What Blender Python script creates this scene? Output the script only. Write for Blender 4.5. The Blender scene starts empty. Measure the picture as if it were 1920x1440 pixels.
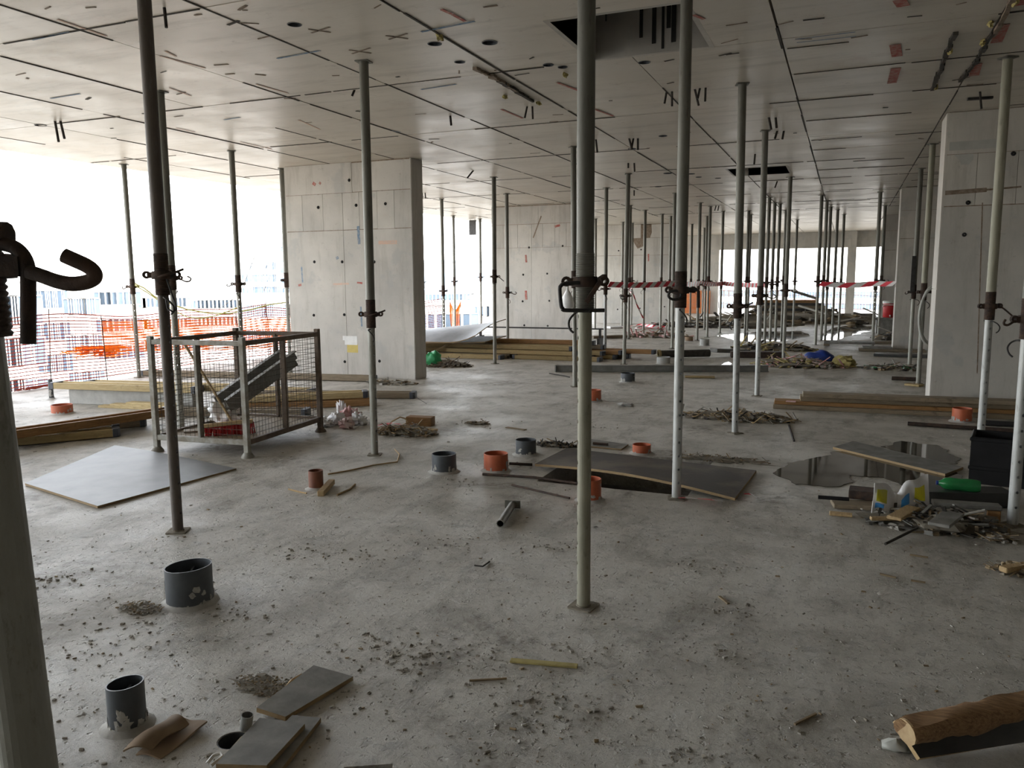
import bpy, bmesh, math, random
from mathutils import Vector, Matrix, Quaternion, noise as mnoise

rng = random.Random(7)
sc = bpy.context.scene
COL = sc.collection

# ------------------------------------------------------------------ camera
FPX, PITCH, ROLL, YAW, HC, H = 1486.0, 0.1311, -0.0068, 0.398, 1.6, 3.5
_fw = Vector((-math.sin(YAW) * math.cos(PITCH), math.cos(YAW) * math.cos(PITCH), -math.sin(PITCH)))
_r0 = Vector((math.cos(YAW), math.sin(YAW), 0))
_u0 = _r0.cross(_fw)
_r = math.cos(ROLL) * _r0 + math.sin(ROLL) * _u0
_u = -math.sin(ROLL) * _r0 + math.cos(ROLL) * _u0
CAM = Vector((0, 0, HC))
cam_data = bpy.data.cameras.new('camera')
cam_data.sensor_width = 36.0
cam_data.lens = 36.0 * FPX / 1920.0
cam_data.clip_start = 0.05
cam_data.clip_end = 2000
cam = bpy.data.objects.new('camera', cam_data)
cam.matrix_world = Matrix(((_r.x, _u.x, -_fw.x, 0), (_r.y, _u.y, -_fw.y, 0), (_r.z, _u.z, -_fw.z, HC), (0, 0, 0, 1)))
COL.objects.link(cam)
sc.camera = cam

# ------------------------------------------------------------------ world, sun, exposure
SUN_EL, SUN_AZ = math.radians(47), math.radians(128)       # sun stands behind the camera and to the right, over the roof
world = bpy.data.worlds.new('world')
sc.world = world
world.use_nodes = True
wn = world.node_tree.nodes
wl = world.node_tree.links
wn.clear()
sky = wn.new('ShaderNodeTexSky')
sky.sky_type = 'NISHITA'
sky.sun_disc = False
sky.sun_elevation = SUN_EL
sky.sun_rotation = SUN_AZ
sky.air_density = 1.0
sky.dust_density = 1.0
sky.ozone_density = 1.0
bg = wn.new('ShaderNodeBackground')
bg.inputs['Strength'].default_value = 0.6
wo = wn.new('ShaderNodeOutputWorld')
hs = wn.new('ShaderNodeHueSaturation')                      # hazy, near white sky
hs.inputs['Saturation'].default_value = 0.22
wl.new(sky.outputs[0], hs.inputs['Color'])
wl.new(hs.outputs[0], bg.inputs[0])
wl.new(bg.outputs[0], wo.inputs[0])
sun_d = bpy.data.lights.new('sun_offscreen', 'SUN')
sun_d.energy = 3.0
sun_d.angle = math.radians(0.6)
sun_d.color = (1.0, 0.96, 0.88)
sun = bpy.data.objects.new('sun_offscreen', sun_d)
sdir = Vector((math.sin(SUN_AZ) * math.cos(SUN_EL), math.cos(SUN_AZ) * math.cos(SUN_EL), math.sin(SUN_EL)))
sun.rotation_euler = (-sdir).to_track_quat('-Z', 'Y').to_euler()
sun.location = (0, -30, 40)
COL.objects.link(sun)
vs = sc.view_settings
vs.view_transform = 'Standard'
vs.look = 'None'
vs.gamma = 1.0
vs.use_curve_mapping = False
vs.exposure = 1.38
try:
    sc.cycles.use_denoising = True
    sc.cycles.diffuse_bounces = 5
    sc.cycles.glossy_bounces = 3
    sc.cycles.max_bounces = 7
except Exception:
    pass

# ------------------------------------------------------------------ pixel helpers (1920 x 1440 frame)
def ray(x, y):
    return _fw + _r * ((x - 960) / FPX) - _u * ((y - 720) / FPX)
def P(x, y, z=0.0):                       # where the pixel's ray meets height z
    d = ray(x, y)
    t = (z - HC) / d.z
    return CAM + d * t
def PY(x, y, Y):                          # meets the plane Y
    d = ray(x, y)
    return CAM + d * (Y / d.y)
def PX(x, y, X):
    d = ray(x, y)
    return CAM + d * (X / d.x)
def PD(x, y, depth):                      # at camera depth
    return CAM + ray(x, y) * depth
def depth(p):
    return (Vector(p) - CAM).dot(_fw)
def zpix(X, Y, py):                       # height at ground place X, Y that shows on pixel row py
    k = (720 - py) / FPX
    h0 = Vector((X, Y, 0))
    return HC + (h0.dot(_u) - k * h0.dot(_fw)) / (k * _fw.z - _u.z)

# ------------------------------------------------------------------ mesh builder
class MB:
    def __init__(s):
        s.v, s.f, s.mi, s.cur = [], [], [], 0
    def add(s, verts, faces):
        b = len(s.v)
        s.v += [Vector(p) for p in verts]
        for f in faces:
            s.f.append([b + i for i in f]); s.mi.append(s.cur)
        return s
    def box(s, c, size, rot=None):
        c = Vector(c); hx, hy, hz = (k / 2 for k in size)
        vs_ = [Vector((x, y, z)) for x in (-hx, hx) for y in (-hy, hy) for z in (-hz, hz)]
        if rot is not None: vs_ = [rot @ p for p in vs_]
        return s.add([c + p for p in vs_], [(0, 1, 3, 2), (4, 6, 7, 5), (0, 4, 5, 1), (2, 3, 7, 6), (0, 2, 6, 4), (1, 5, 7, 3)])
    def bar(s, p0, p1, w, h, up=(0, 0, 1)):          # rectangular bar p0 -> p1, w sideways, h along up
        p0, p1, up = Vector(p0), Vector(p1), Vector(up)
        d = (p1 - p0).normalized()
        sd = d.cross(up)
        if sd.length < 1e-4: sd = d.cross(Vector((1, 0, 0)))
        sd.normalize(); u2 = sd.cross(d).normalized()
        o = [sd * a * w / 2 + u2 * b * h / 2 for a, b in ((-1, -1), (1, -1), (1, 1), (-1, 1))]
        vs_ = [p0 + k for k in o] + [p1 + k for k in o]
        return s.add(vs_, [(3, 2, 1, 0), (4, 5, 6, 7)] + [(i, (i + 1) % 4, 4 + (i + 1) % 4, 4 + i) for i in range(4)])
    def sweep(s, pts, r, n=8, closed=False, cap=True):
        pts = [Vector(p) for p in pts]
        m = len(pts)
        rs = r if isinstance(r, (list, tuple)) else [r] * m
        tang = []
        for i in range(m):
            if closed: t = pts[(i + 1) % m] - pts[i - 1]
            else: t = pts[min(i + 1, m - 1)] - pts[max(i - 1, 0)]
            tang.append(t.normalized())
        ref = Vector((0, 0, 1)) if abs(tang[0].z) < .9 else Vector((1, 0, 0))
        nrm = (ref - tang[0] * ref.dot(tang[0])).normalized()
        vs_, fs = [], []
        for i in range(m):
            if i:
                nrm = nrm - tang[i] * nrm.dot(tang[i])
                nrm.normalize()
            bn = tang[i].cross(nrm)
            for k in range(n):
                a = 2 * math.pi * k / n
                vs_.append(pts[i] + (nrm * math.cos(a) + bn * math.sin(a)) * rs[i])
        seg = m if closed else m - 1
        for i in range(seg):
            j = (i + 1) % m
            for k in range(n):
                k2 = (k + 1) % n
                fs.append((i * n + k, i * n + k2, j * n + k2, j * n + k))
        if cap and not closed:
            fs.append(tuple(range(n - 1, -1, -1)))
            fs.append(tuple((m - 1) * n + k for k in range(n)))
        return s.add(vs_, fs)
    def cyl(s, p0, p1, r, n=16, r2=None):
        return s.sweep([p0, p1], [r, r if r2 is None else r2], n)
    def tube(s, p0, p1, ro, ri, n=24):
        p0, p1 = Vector(p0), Vector(p1)
        d = (p1 - p0).normalized()
        ref = Vector((1, 0, 0)) if abs(d.x) < .9 else Vector((0, 1, 0))
        a = (ref - d * ref.dot(d)).normalized(); b = d.cross(a)
        vs_ = []
        for p, r_ in ((p0, ro), (p1, ro), (p1, ri), (p0, ri)):
            for k in range(n):
                t = 2 * math.pi * k / n
                vs_.append(p + (a * math.cos(t) + b * math.sin(t)) * r_)
        fs = []
        for q in range(4):
            q2 = (q + 1) % 4
            for k in range(n):
                k2 = (k + 1) % n
                fs.append((q * n + k, q * n + k2, q2 * n + k2, q2 * n + k))
        return s.add(vs_, fs)
    def lathe(s, prof, c=(0, 0, 0), n=20):            # profile [(r, z)] closed loop about z
        c = Vector(c); m = len(prof); vs_, fs = [], []
        for r_, z in prof:
            for k in range(n):
                t = 2 * math.pi * k / n
                vs_.append(c + Vector((r_ * math.cos(t), r_ * math.sin(t), z)))
        for q in range(m):
            q2 = (q + 1) % m
            for k in range(n):
                k2 = (k + 1) % n
                fs.append((q * n + k, q * n + k2, q2 * n + k2, q2 * n + k))
        return s.add(vs_, fs)
    def prism(s, poly, z0, z1):                       # poly: 2D points or 3D points (z added)
        n = len(poly)
        pp = [Vector((q[0], q[1], (q[2] if len(q) > 2 else 0))) for q in poly]
        a = sum(pp[i].x * pp[(i + 1) % n].y - pp[(i + 1) % n].x * pp[i].y for i in range(n))
        if a < 0: pp.reverse()
        vs_ = [p + Vector((0, 0, z0)) for p in pp] + [p + Vector((0, 0, z1)) for p in pp]
        return s.add(vs_, [tuple(range(n - 1, -1, -1)), tuple(range(n, 2 * n))] + [(i, (i + 1) % n, n + (i + 1) % n, n + i) for i in range(n)])
    def sheet(s, fn, nu, nv, th):                     # thick curved sheet: fn(u, v) -> point
        g = [[Vector(fn(i / nu, j / nv)) for j in range(nv + 1)] for i in range(nu + 1)]
        top, bot = [], []
        for i in range(nu + 1):
            for j in range(nv + 1):
                du = g[min(i + 1, nu)][j] - g[max(i - 1, 0)][j]
                dv = g[i][min(j + 1, nv)] - g[i][max(j - 1, 0)]
                nn = du.cross(dv)
                nn = nn.normalized() if nn.length > 1e-9 else Vector((0, 0, 1))
                top.append(g[i][j] + nn * th / 2); bot.append(g[i][j] - nn * th / 2)
        N = (nu + 1) * (nv + 1); ix = lambda i, j: i * (nv + 1) + j
        fs = []
        for i in range(nu):
            for j in range(nv):
                fs.append((ix(i, j), ix(i + 1, j), ix(i + 1, j + 1), ix(i, j + 1)))
                fs.append((N + ix(i, j), N + ix(i, j + 1), N + ix(i + 1, j + 1), N + ix(i + 1, j)))
        for i in range(nu):
            for j in (0, nv):
                q = (ix(i, j), ix(i + 1, j), N + ix(i + 1, j), N + ix(i, j))
                fs.append(q if j else q[::-1])
        for j in range(nv):
            for i in (0, nu):
                q = (ix(i, j), ix(i, j + 1), N + ix(i, j + 1), N + ix(i, j))
                fs.append(q[::-1] if i else q)
        return s.add(top + bot, fs)
    def rock(s, c, sx, sy, sz, g):
        c = Vector(c); a = g.uniform(0, 6.28)
        R_ = Matrix.Rotation(a, 3, 'Z') @ Matrix.Rotation(g.uniform(-.4, .4), 3, 'X')
        vs_ = []
        for x in (-1, 1):
            for y in (-1, 1):
                for z in (-1, 1):
                    k = [g.uniform(.55, 1.0) for _ in range(3)]
                    vs_.append(c + R_ @ Vector((x * sx * k[0] / 2, y * sy * k[1] / 2, z * sz * k[2] / 2)))
        return s.add(vs_, [(0, 1, 3, 2), (4, 6, 7, 5), (0, 4, 5, 1), (2, 3, 7, 6), (0, 2, 6, 4), (1, 5, 7, 3)])
    def lump(s, c, sx, sy, sz, seed, nu=16, nv=8, amp=.25, fr=2.0, cutz=None):      # crumpled ball
        c = Vector(c); vs_, fs = [], []
        for j in range(nv + 1):
            th = math.pi * j / nv
            for i in range(nu):
                ph = 2 * math.pi * i / nu
                d = Vector((math.sin(th) * math.cos(ph), math.sin(th) * math.sin(ph), math.cos(th)))
                k = 1 + amp * mnoise.noise(d * fr + Vector((seed * 7.3, seed * 1.7, seed))) * 2
                p = Vector((d.x * sx * k, d.y * sy * k, d.z * sz * k))
                if cutz is not None: p.z = max(p.z, cutz)
                vs_.append(c + p)
        for j in range(nv):
            for i in range(nu):
                i2 = (i + 1) % nu
                fs.append((j * nu + i, (j + 1) * nu + i, (j + 1) * nu + i2, j * nu + i2))
        return s.add(vs_, fs)
    def mesh(s, name, mats, origin=(0, 0, 0), smooth=None, bevel=0):
        me = bpy.data.meshes.new(name)
        o = Vector(origin)
        me.from_pydata([tuple(p - o) for p in s.v], [], s.f)
        if not isinstance(mats, (list, tuple)): mats = [mats]
        for m_ in mats: me.materials.append(m_)
        for pl, k in zip(me.polygons, s.mi): pl.material_index = k
        bm = bmesh.new(); bm.from_mesh(me)
        if bevel:
            es = [e for e in bm.edges if len(e.link_faces) == 2 and e.calc_face_angle(0) > .6]
            bmesh.ops.bevel(bm, geom=es, offset=bevel, segments=1, affect='EDGES', clamp_overlap=True)
        bmesh.ops.recalc_face_normals(bm, faces=bm.faces)
        bm.to_mesh(me); bm.free()
        if smooth is not None:
            me.shade_smooth()
            me.set_sharp_from_angle(angle=math.radians(smooth))
        me.update()
        return me
    def build(s, name, mats, parent=None, smooth=None, bevel=0, origin=None, local=False, kind=None):
        """one mesh object; world-space points, origin at the parent's (unrotated) place or at the base"""
        if parent is not None:
            o = Vector((0, 0, 0)) if local else parent.location.copy()
        elif origin is not None: o = Vector(origin)
        else:
            n = len(s.v)
            o = Vector((sum(p.x for p in s.v) / n, sum(p.y for p in s.v) / n, min(p.z for p in s.v)))
        me = s.mesh(name, mats, o, smooth, bevel)
        ob = bpy.data.objects.new(name, me)
        COL.objects.link(ob)
        if parent is not None: ob.parent = parent
        else: ob.location = o
        if kind: ob['kind'] = kind
        return ob

def curve(pts, k=5):
    """smooth line through points"""
    p = [Vector(q) for q in pts]
    out = []
    for i in range(len(p) - 1):
        a, b, c, d = p[max(i - 1, 0)], p[i], p[i + 1], p[min(i + 2, len(p) - 1)]
        for j in range(k):
            t = j / k
            out.append(.5 * ((2 * b) + (c - a) * t + (2 * a - 5 * b + 4 * c - d) * t * t + (3 * b - a - 3 * c + d) * t ** 3))
    out.append(p[-1])
    return out

def tag(o, label, cat, group=None, kind=None):
    o['label'] = label; o['category'] = cat
    if group: o['group'] = group
    if kind: o['kind'] = kind
    return o
def thing(name, label, cat, loc=(0, 0, 0), group=None):
    o = bpy.data.objects.new(name, None)
    o.empty_display_size = .1
    o.location = loc
    COL.objects.link(o)
    return tag(o, label, cat, group)
def inst(name, me, parent, loc=(0, 0, 0), rot=None, scale=None):
    o = bpy.data.objects.new(name, me)
    COL.objects.link(o)
    o.parent = parent; o.location = loc
    if rot is not None: o.rotation_euler = rot
    if scale is not None: o.scale = scale
    return o

# ------------------------------------------------------------------ materials
def lin(c):
    return tuple((x / 12.92 if x <= .04045 else ((x + .055) / 1.055) ** 2.4) for x in c)
def hexc(r, g, b):
    return lin((r / 255, g / 255, b / 255))
class NT:
    def __init__(s, name):
        s.m = bpy.data.materials.new(name); s.m.use_nodes = True
        s.t = s.m.node_tree; s.n = s.t.nodes; s.l = s.t.links
        s.n.clear()
        s.out = s.n.new('ShaderNodeOutputMaterial')
        s.b = s.n.new('ShaderNodeBsdfPrincipled')
        s.l.new(s.b.outputs[0], s.out.inputs[0])
    def coord(s, world=False, scale=(1, 1, 1), rotz=0.0):
        if world: o = s.n.new('ShaderNodeNewGeometry').outputs['Position']
        else: o = s.n.new('ShaderNodeTexCoord').outputs['Object']
        mp = s.n.new('ShaderNodeMapping')
        mp.inputs['Scale'].default_value = scale
        mp.inputs['Rotation'].default_value = (0, 0, rotz)
        s.l.new(o, mp.inputs['Vector'])
        return mp.outputs[0]
    def noise(s, co, scale, detail=6, rough=.6, dist=0.0):
        n = s.n.new('ShaderNodeTexNoise')
        n.inputs['Scale'].default_value = scale
        n.inputs['Detail'].default_value = detail
        n.inputs['Roughness'].default_value = rough
        n.inputs['Distortion'].default_value = dist
        s.l.new(co, n.inputs['Vector'])
        return n.outputs['Fac']
    def voro(s, co, scale, feature='F1', out='Distance'):
        n = s.n.new('ShaderNodeTexVoronoi')
        n.feature = feature
        n.inputs['Scale'].default_value = scale
        s.l.new(co, n.inputs['Vector'])
        return n.outputs[out]
    def ramp(s, fac, p0, p1, inv=False):
        n = s.n.new('ShaderNodeMapRange')
        n.inputs['From Min'].default_value = p0; n.inputs['From Max'].default_value = p1
        n.inputs['To Min'].default_value = 1.0 if inv else 0.0
        n.inputs['To Max'].default_value = 0.0 if inv else 1.0
        s.l.new(fac, n.inputs['Value'])
        return n.outputs['Result']
    def math(s, op, a, b):
        n = s.n.new('ShaderNodeMath'); n.operation = op
        for k, q in enumerate((a, b)):
            if isinstance(q, (int, float)): n.inputs[k].default_value = q
            else: s.l.new(q, n.inputs[k])
        return n.outputs[0]
    def mix(s, fac, a, b):
        n = s.n.new('ShaderNodeMix'); n.data_type = 'RGBA'
        if isinstance(fac, (int, float)): n.inputs[0].default_value = fac
        else: s.l.new(fac, n.inputs[0])
        for k, q in ((6, a), (7, b)):
            if isinstance(q, tuple): n.inputs[k].default_value = (*q[:3], 1)
            else: s.l.new(q, n.inputs[k])
        return n.outputs[2]
    def vary(s, col, amt):
        oi = s.n.new('ShaderNodeObjectInfo')
        h = s.n.new('ShaderNodeHueSaturation')
        mr = s.n.new('ShaderNodeMapRange')
        mr.inputs['To Min'].default_value = 1 - amt; mr.inputs['To Max'].default_value = 1 + amt
        s.l.new(oi.outputs['Random'], mr.inputs['Value'])
        s.l.new(mr.outputs[0], h.inputs['Value'])
        s.l.new(col, h.inputs['Color'])
        return h.outputs[0]
    def bump(s, height, strength, dist=.01):
        n = s.n.new('ShaderNodeBump')
        n.inputs['Strength'].default_value = strength
        n.inputs['Distance'].default_value = dist
        s.l.new(height, n.inputs['Height'])
        s.l.new(n.outputs[0], s.b.inputs['Normal'])
    def fin(s, col, rough=.8, metal=0.0, spec=.5):
        if isinstance(col, tuple): s.b.inputs['Base Color'].default_value = (*col[:3], 1)
        else: s.l.new(col, s.b.inputs['Base Color'])
        if isinstance(rough, (int, float)): s.b.inputs['Roughness'].default_value = rough
        else: s.l.new(rough, s.b.inputs['Roughness'])
        s.b.inputs['Metallic'].default_value = metal
        s.b.inputs['Specular IOR Level'].default_value = spec
        return s.m

def simple(name, c1, c2=None, scale=9, rough=.8, metal=0, bump=.25, bscale=60, lo=.35, hi=.65, vary=.08, spec=.5, stretch=(1, 1, 1), bdist=.004):
    t = NT(name); co = t.coord(scale=stretch)
    c2 = c2 or tuple(x * .7 for x in c1)
    col = t.mix(t.ramp(t.noise(co, scale), lo, hi), c1, c2)
    if vary: col = t.vary(col, vary)
    if bump: t.bump(t.noise(co, bscale, 4), bump, bdist)
    return t.fin(col, rough, metal, spec)

M = {}
def make_floor():
    t = NT('floor_concrete')
    co = t.coord(world=True)
    st = t.coord(world=True, scale=(1, .34, 1), rotz=math.radians(21))
    base = t.mix(t.ramp(t.noise(co, .55, 5), .35, .68), (.545, .515, .455), (.44, .415, .36))
    base = t.mix(t.math('MULTIPLY', t.ramp(t.noise(co, 2.6, 8, .72, .5), .46, .66), .8), base, (.29, .27, .225))
    base = t.mix(t.math('MULTIPLY', t.ramp(t.noise(st, 4.0, 9, .75), .52, .66), .75), base, (.225, .205, .165))
    base = t.mix(t.math('MULTIPLY', t.ramp(t.noise(co, 6.0, 6, .65, .3), .57, .70), .55), base, (.58, .565, .53))
    dirt = t.math('MULTIPLY', t.ramp(t.noise(co, 1.15, 9, .72, .4), .54, .64), t.ramp(t.noise(co, 13, 5, .7), .36, .58))
    base = t.mix(t.math('MULTIPLY', dirt, .85), base, (.15, .13, .095))
    grit = t.ramp(t.noise(co, 55, 4, .7), .58, .74)
    base = t.mix(t.math('MULTIPLY', grit, .6), base, (.20, .19, .16))
    base = t.mix(t.math('MULTIPLY', t.ramp(t.noise(co, 34, 3, .6), .64, .76), .5), base, (.60, .59, .56))
    h = t.math('ADD', t.math('MULTIPLY', t.noise(co, 45, 7, .75), .6), t.math('MULTIPLY', t.noise(st, 6, 6, .65), .8))
    pit = t.math('MULTIPLY', t.ramp(t.noise(co, 24, 3, .6), .60, .70), -.55)
    h = t.math('ADD', h, pit)
    h = t.math('ADD', h, t.math('MULTIPLY', t.ramp(t.noise(co, 9, 8, .75), .58, .75), .9))
    t.bump(h, .95, .02)
    rr = t.n.new('ShaderNodeMapRange'); rr.inputs['To Min'].default_value = .36; rr.inputs['To Max'].default_value = .72
    t.l.new(t.ramp(t.noise(co, 1.3, 6), .3, .7), rr.inputs['Value'])
    return t.fin(base, rr.outputs[0], 0, .45)
def make_ceiling():
    t = NT('ceiling_concrete')
    co = t.coord(world=True)
    st = t.coord(world=True, scale=(.25, 1.6, 1))
    base = t.mix(t.ramp(t.noise(co, .5, 5), .35, .68), (.58, .535, .46), (.47, .435, .375))
    base = t.mix(t.math('MULTIPLY', t.ramp(t.noise(st, 2.6, 9, .75), .50, .70), .55), base, (.26, .235, .19))
    base = t.mix(t.math('MULTIPLY', t.ramp(t.noise(co, 7, 7, .78), .60, .72), .6), base, (.22, .19, .15))
    base = t.mix(t.math('MULTIPLY', t.ramp(t.noise(co, 1.8, 6, .7), .60, .70), .35), base, (.40, .30, .24))
    base = t.mix(t.math('MULTIPLY', t.ramp(t.noise(co, 4.3, 5, .6), .62, .72), .4), base, (.52, .50, .46))
    base = t.vary(base, .05)
    t.bump(t.noise(st, 6, 7, .65), .18, .006)
    rr = t.n.new('ShaderNodeMapRange'); rr.inputs['To Min'].default_value = .2; rr.inputs['To Max'].default_value = .58
    t.l.new(t.noise(co, 1.6, 5), rr.inputs['Value'])
    return t.fin(base, rr.outputs[0], 0, .35)
def make_column():
    t = NT('column_concrete')
    co = t.coord(world=True)
    st = t.coord(world=True, scale=(2.5, 2.5, .35))
    base = t.mix(t.ramp(t.noise(co, .9, 6), .35, .66), (.53, .505, .46), (.40, .385, .355))
    base = t.mix(t.math('MULTIPLY', t.ramp(t.noise(st, 2.2, 8, .7), .50, .72), .6), base, (.29, .265, .225))
    base = t.mix(t.math('MULTIPLY', t.ramp(t.noise(co, 10, 7, .78), .60, .72), .6), base, (.24, .215, .18))
    base = t.mix(t.math('MULTIPLY', t.ramp(t.noise(co, 2.3, 4, .6), .58, .63), .45), base, (.36, .36, .35))
    base = t.mix(t.math('MULTIPLY', t.ramp(t.noise(co, 1.7, 7, .7, .4), .60, .70), .35), base, (.46, .36, .29))
    base = t.vary(base, .06)
    t.bump(t.noise(co, 20, 7, .65), .3, .008)
    return t.fin(base, .72, 0, .4)
def make_prop(name, c1, c2, dirt, metal):
    t = NT(name)
    co = t.coord(scale=(1, 1, .35))
    c0 = t.coord()
    base = t.mix(t.ramp(t.noise(co, 7, 6, .7), .35, .68), c1, c2)
    base = t.mix(t.math('MULTIPLY', t.ramp(t.noise(co, 22, 6, .75), .58, .72), .8), base, dirt)
    base = t.mix(t.ramp(t.noise(c0, 26, 4, .7), .70, .76), base, (.46, .44, .40))
    base = t.vary(base, .14)
    t.bump(t.noise(c0, 60, 5, .7), .25, .003)
    return t.fin(base, .52, metal, .5)
def make_wood(name, c1, c2, sc_=(1, 1, 1), rough=.75, knot=True):
    t = NT(name)
    co = t.coord(scale=sc_)
    base = t.mix(t.ramp(t.noise(co, 14, 7, .65, .6), .34, .66), c1, c2)
    base = t.mix(t.math('MULTIPLY', t.ramp(t.noise(t.coord(), 5, 5, .7), .60, .72), .7), base, tuple(x * .42 for x in c2))
    base = t.vary(base, .16)
    t.bump(t.noise(co, 40, 5, .6), .3, .003)
    return t.fin(base, rough, 0, .35)

M['floor'] = make_floor()
M['ceiling'] = make_ceiling()
M['column'] = make_column()
M['galv'] = make_prop('galvanised_steel', (.175, .172, .148), (.105, .103, .086), (.055, .045, .034), .3)
M['galv_dark'] = make_prop('brown_stained_steel', (.115, .095, .08), (.07, .058, .05), (.16, .15, .135), .2)
M['galv_in'] = make_prop('galvanised_inner_steel', (.31, .305, .27), (.21, .205, .175), (.11, .097, .072), .25)
M['galv_light'] = make_prop('galvanised_steel_clean', (.44, .45, .44), (.33, .335, .325), (.20, .19, .165), .45)
M['galv_yellow'] = make_prop('steel_with_cement_film', (.33, .315, .245), (.22, .215, .16), (.10, .085, .055), .15)
M['rust'] = simple('rusty_steel', (.085, .052, .036), (.035, .026, .022), 22, .75, .35, .5, 90, vary=.2)
M['darksteel'] = simple('dark_steel', (.055, .052, .05), (.028, .026, .025), 20, .55, .6, .3, 80)
M['rebar'] = simple('rebar_steel', (.045, .036, .03), (.022, .02, .019), 30, .8, .3, .6, 120)
M['hole_dark'] = simple('soot_black', (.012, .011, .010), (.02, .018, .015), 12, .95, 0, .2)
M['joint'] = simple('joint_dirt', (.06, .052, .042), (.03, .027, .022), 16, .95)
M['beam_wood'] = make_wood('yellow_beam_timber', (.40, .30, .145), (.28, .205, .10), (.5, 6, 6))
M['beam_wood_pale'] = make_wood('pale_yellow_timber', (.56, .45, .25), (.42, .32, .16), (.5, 6, 6))
M['beam_wood_brown'] = make_wood('brown_beam_timber', (.33, .185, .075), (.22, .115, .045), (.5, 6, 6))
M['beam_wood_old'] = make_wood('weathered_timber', (.25, .20, .135), (.165, .13, .088), (.5, 6, 6))
M['cap'] = simple('blue_grey_plastic', (.045, .055, .075), (.065, .07, .085), 20, .5, 0, .1)
M['ply_grey'] = simple('grey_film_plywood', (.20, .205, .21), (.12, .124, .128), 3.5, .5, 0, .3, 9, .3, .7)
M['ply_dark'] = simple('wet_dark_plywood', (.095, .072, .052), (.035, .027, .021), 2.4, .55, 0, .3, 30, .4, .56, spec=.25)
M['ply_film'] = simple('black_film_plywood', (.05, .05, .046), (.024, .024, .024), 5, .42, 0, .2, 30)
M['ply_dusty'] = simple('dusty_film_plywood', (.22, .215, .195), (.13, .125, .112), 9, .65, 0, .35, 50)
M['ply_edge'] = make_wood('plywood_edge', (.36, .26, .14), (.24, .165, .085), (3, 3, 40))
M['offcut'] = make_wood('pale_wood_offcut', (.48, .35, .185), (.34, .235, .12), (6, 1, 6))
M['log'] = make_wood('split_log_wood', (.36, .22, .11), (.17, .095, .048), (1.2, 9, 9))
M['log_end'] = simple('sawn_wood_end', (.46, .34, .19), (.33, .22, .115), 18, .8)
M['cardboard'] = simple('brown_cardboard', (.27, .19, .12), (.20, .138, .086), 6, .85, 0, .15, 30)
M['pipe_grey'] = simple('grey_plastic_pipe', (.075, .085, .095), (.052, .058, .066), 6, .45, 0, .05, 20)
M['pipe_orange'] = simple('orange_plastic_pipe', (.52, .13, .055), (.40, .10, .045), 6, .45, 0, .05, 20)
M['pipe_brown'] = simple('brown_plastic_pipe', (.22, .078, .040), (.15, .055, .03), 6, .5, 0, .05, 20)
M['pipe_pale'] = simple('pale_concrete_pipe', (.42, .42, .40), (.33, .33, .31), 9, .7)
M['splash'] = simple('cement_splash', (.45, .44, .41), (.36, .35, .325), 20, .9, 0, .6, 60)
M['crumb'] = simple('cement_crumbs', (.42, .40, .36), (.30, .285, .25), 2.0, .95, 0, .3, 60)
M['soil'] = simple('mortar_dirt', (.25, .225, .18), (.17, .15, .115), 14, .95, 0, .8, 60)
M['splinter'] = simple('wood_splinters', (.30, .225, .13), (.16, .12, .075), 3.0, .9, 0, .3, 60)
M['stage_paint'] = simple('worn_grey_paint', (.34, .335, .30), (.20, .175, .135), 12, .6, .1, .3, 60)
M['stage_rust'] = simple('worn_brown_paint', (.17, .125, .09), (.10, .075, .055), 12, .7, .2, .4, 60)
M['wire'] = simple('wire_mesh_steel', (.11, .10, .085), (.07, .06, .05), 30, .6, .4, 0)
M['net'] = simple('orange_plastic_net', (.95, .36, .07), (.90, .28, .05), 3, .55, 0, 0, vary=0)
M['net_red'] = simple('red_plastic_net', (.34, .05, .035), (.26, .04, .03), 3, .6, 0, 0, vary=0)
def net_mat(name, c, k):
    t = NT(name)
    m_ = t.fin(t.mix(t.ramp(t.noise(t.coord(), 3), .35, .65), c, tuple(x * .85 for x in c)), .5, 0, .3)
    tr = t.n.new('ShaderNodeBsdfTranslucent'); tr.inputs['Color'].default_value = (*c, 1)
    mx = t.n.new('ShaderNodeMixShader'); mx.inputs[0].default_value = k
    t.l.new(t.b.outputs[0], mx.inputs[1]); t.l.new(tr.outputs[0], mx.inputs[2]); t.l.new(mx.outputs[0], t.out.inputs[0])
    return m_
M['net'] = net_mat('orange_plastic_net_mesh', (.98, .46, .09), .65)
M['net_red'] = net_mat('red_plastic_net_mesh', (.55, .09, .045), .3)
M['tape_red'] = simple('tape_red_print', (.72, .045, .075), (.60, .04, .06), 20, .4, 0, 0, vary=0)
M['tape_white'] = simple('tape_white', (.75, .73, .72), (.62, .60, .60), 20, .4, 0, 0, vary=0)
M['rope'] = simple('yellow_rope', (.55, .50, .12), (.42, .40, .12), 60, .7)
M['cable'] = simple('pale_cable', (.45, .44, .40), None, 20, .6)
M['cable_black'] = simple('black_cable', (.02, .02, .022), None, 20, .5)
M['red'] = simple('red_plastic', (.50, .018, .022), (.38, .015, .018), 8, .35, 0, .05)
M['white'] = simple('white_plastic', (.70, .70, .68), (.60, .60, .58), 8, .45, 0, .05)
M['blue'] = simple('blue_sheet', (.015, .05, .27), (.01, .03, .18), 8, .45, 0, .4, 15)
M['green'] = simple('green_plastic', (.02, .20, .055), (.015, .13, .04), 8, .25, 0, .05)
M['green_bag'] = simple('green_bag', (.05, .42, .16), (.03, .30, .11), 6, .5, 0, .3, 20)
M['yellow'] = simple('yellow_paper', (.62, .50, .16), (.52, .41, .13), 8, .8, 0, 0)
M['print_yellow'] = simple('yellow_print', (.62, .58, .02), (.5, .46, .02), 12, .5, 0, 0)
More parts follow.
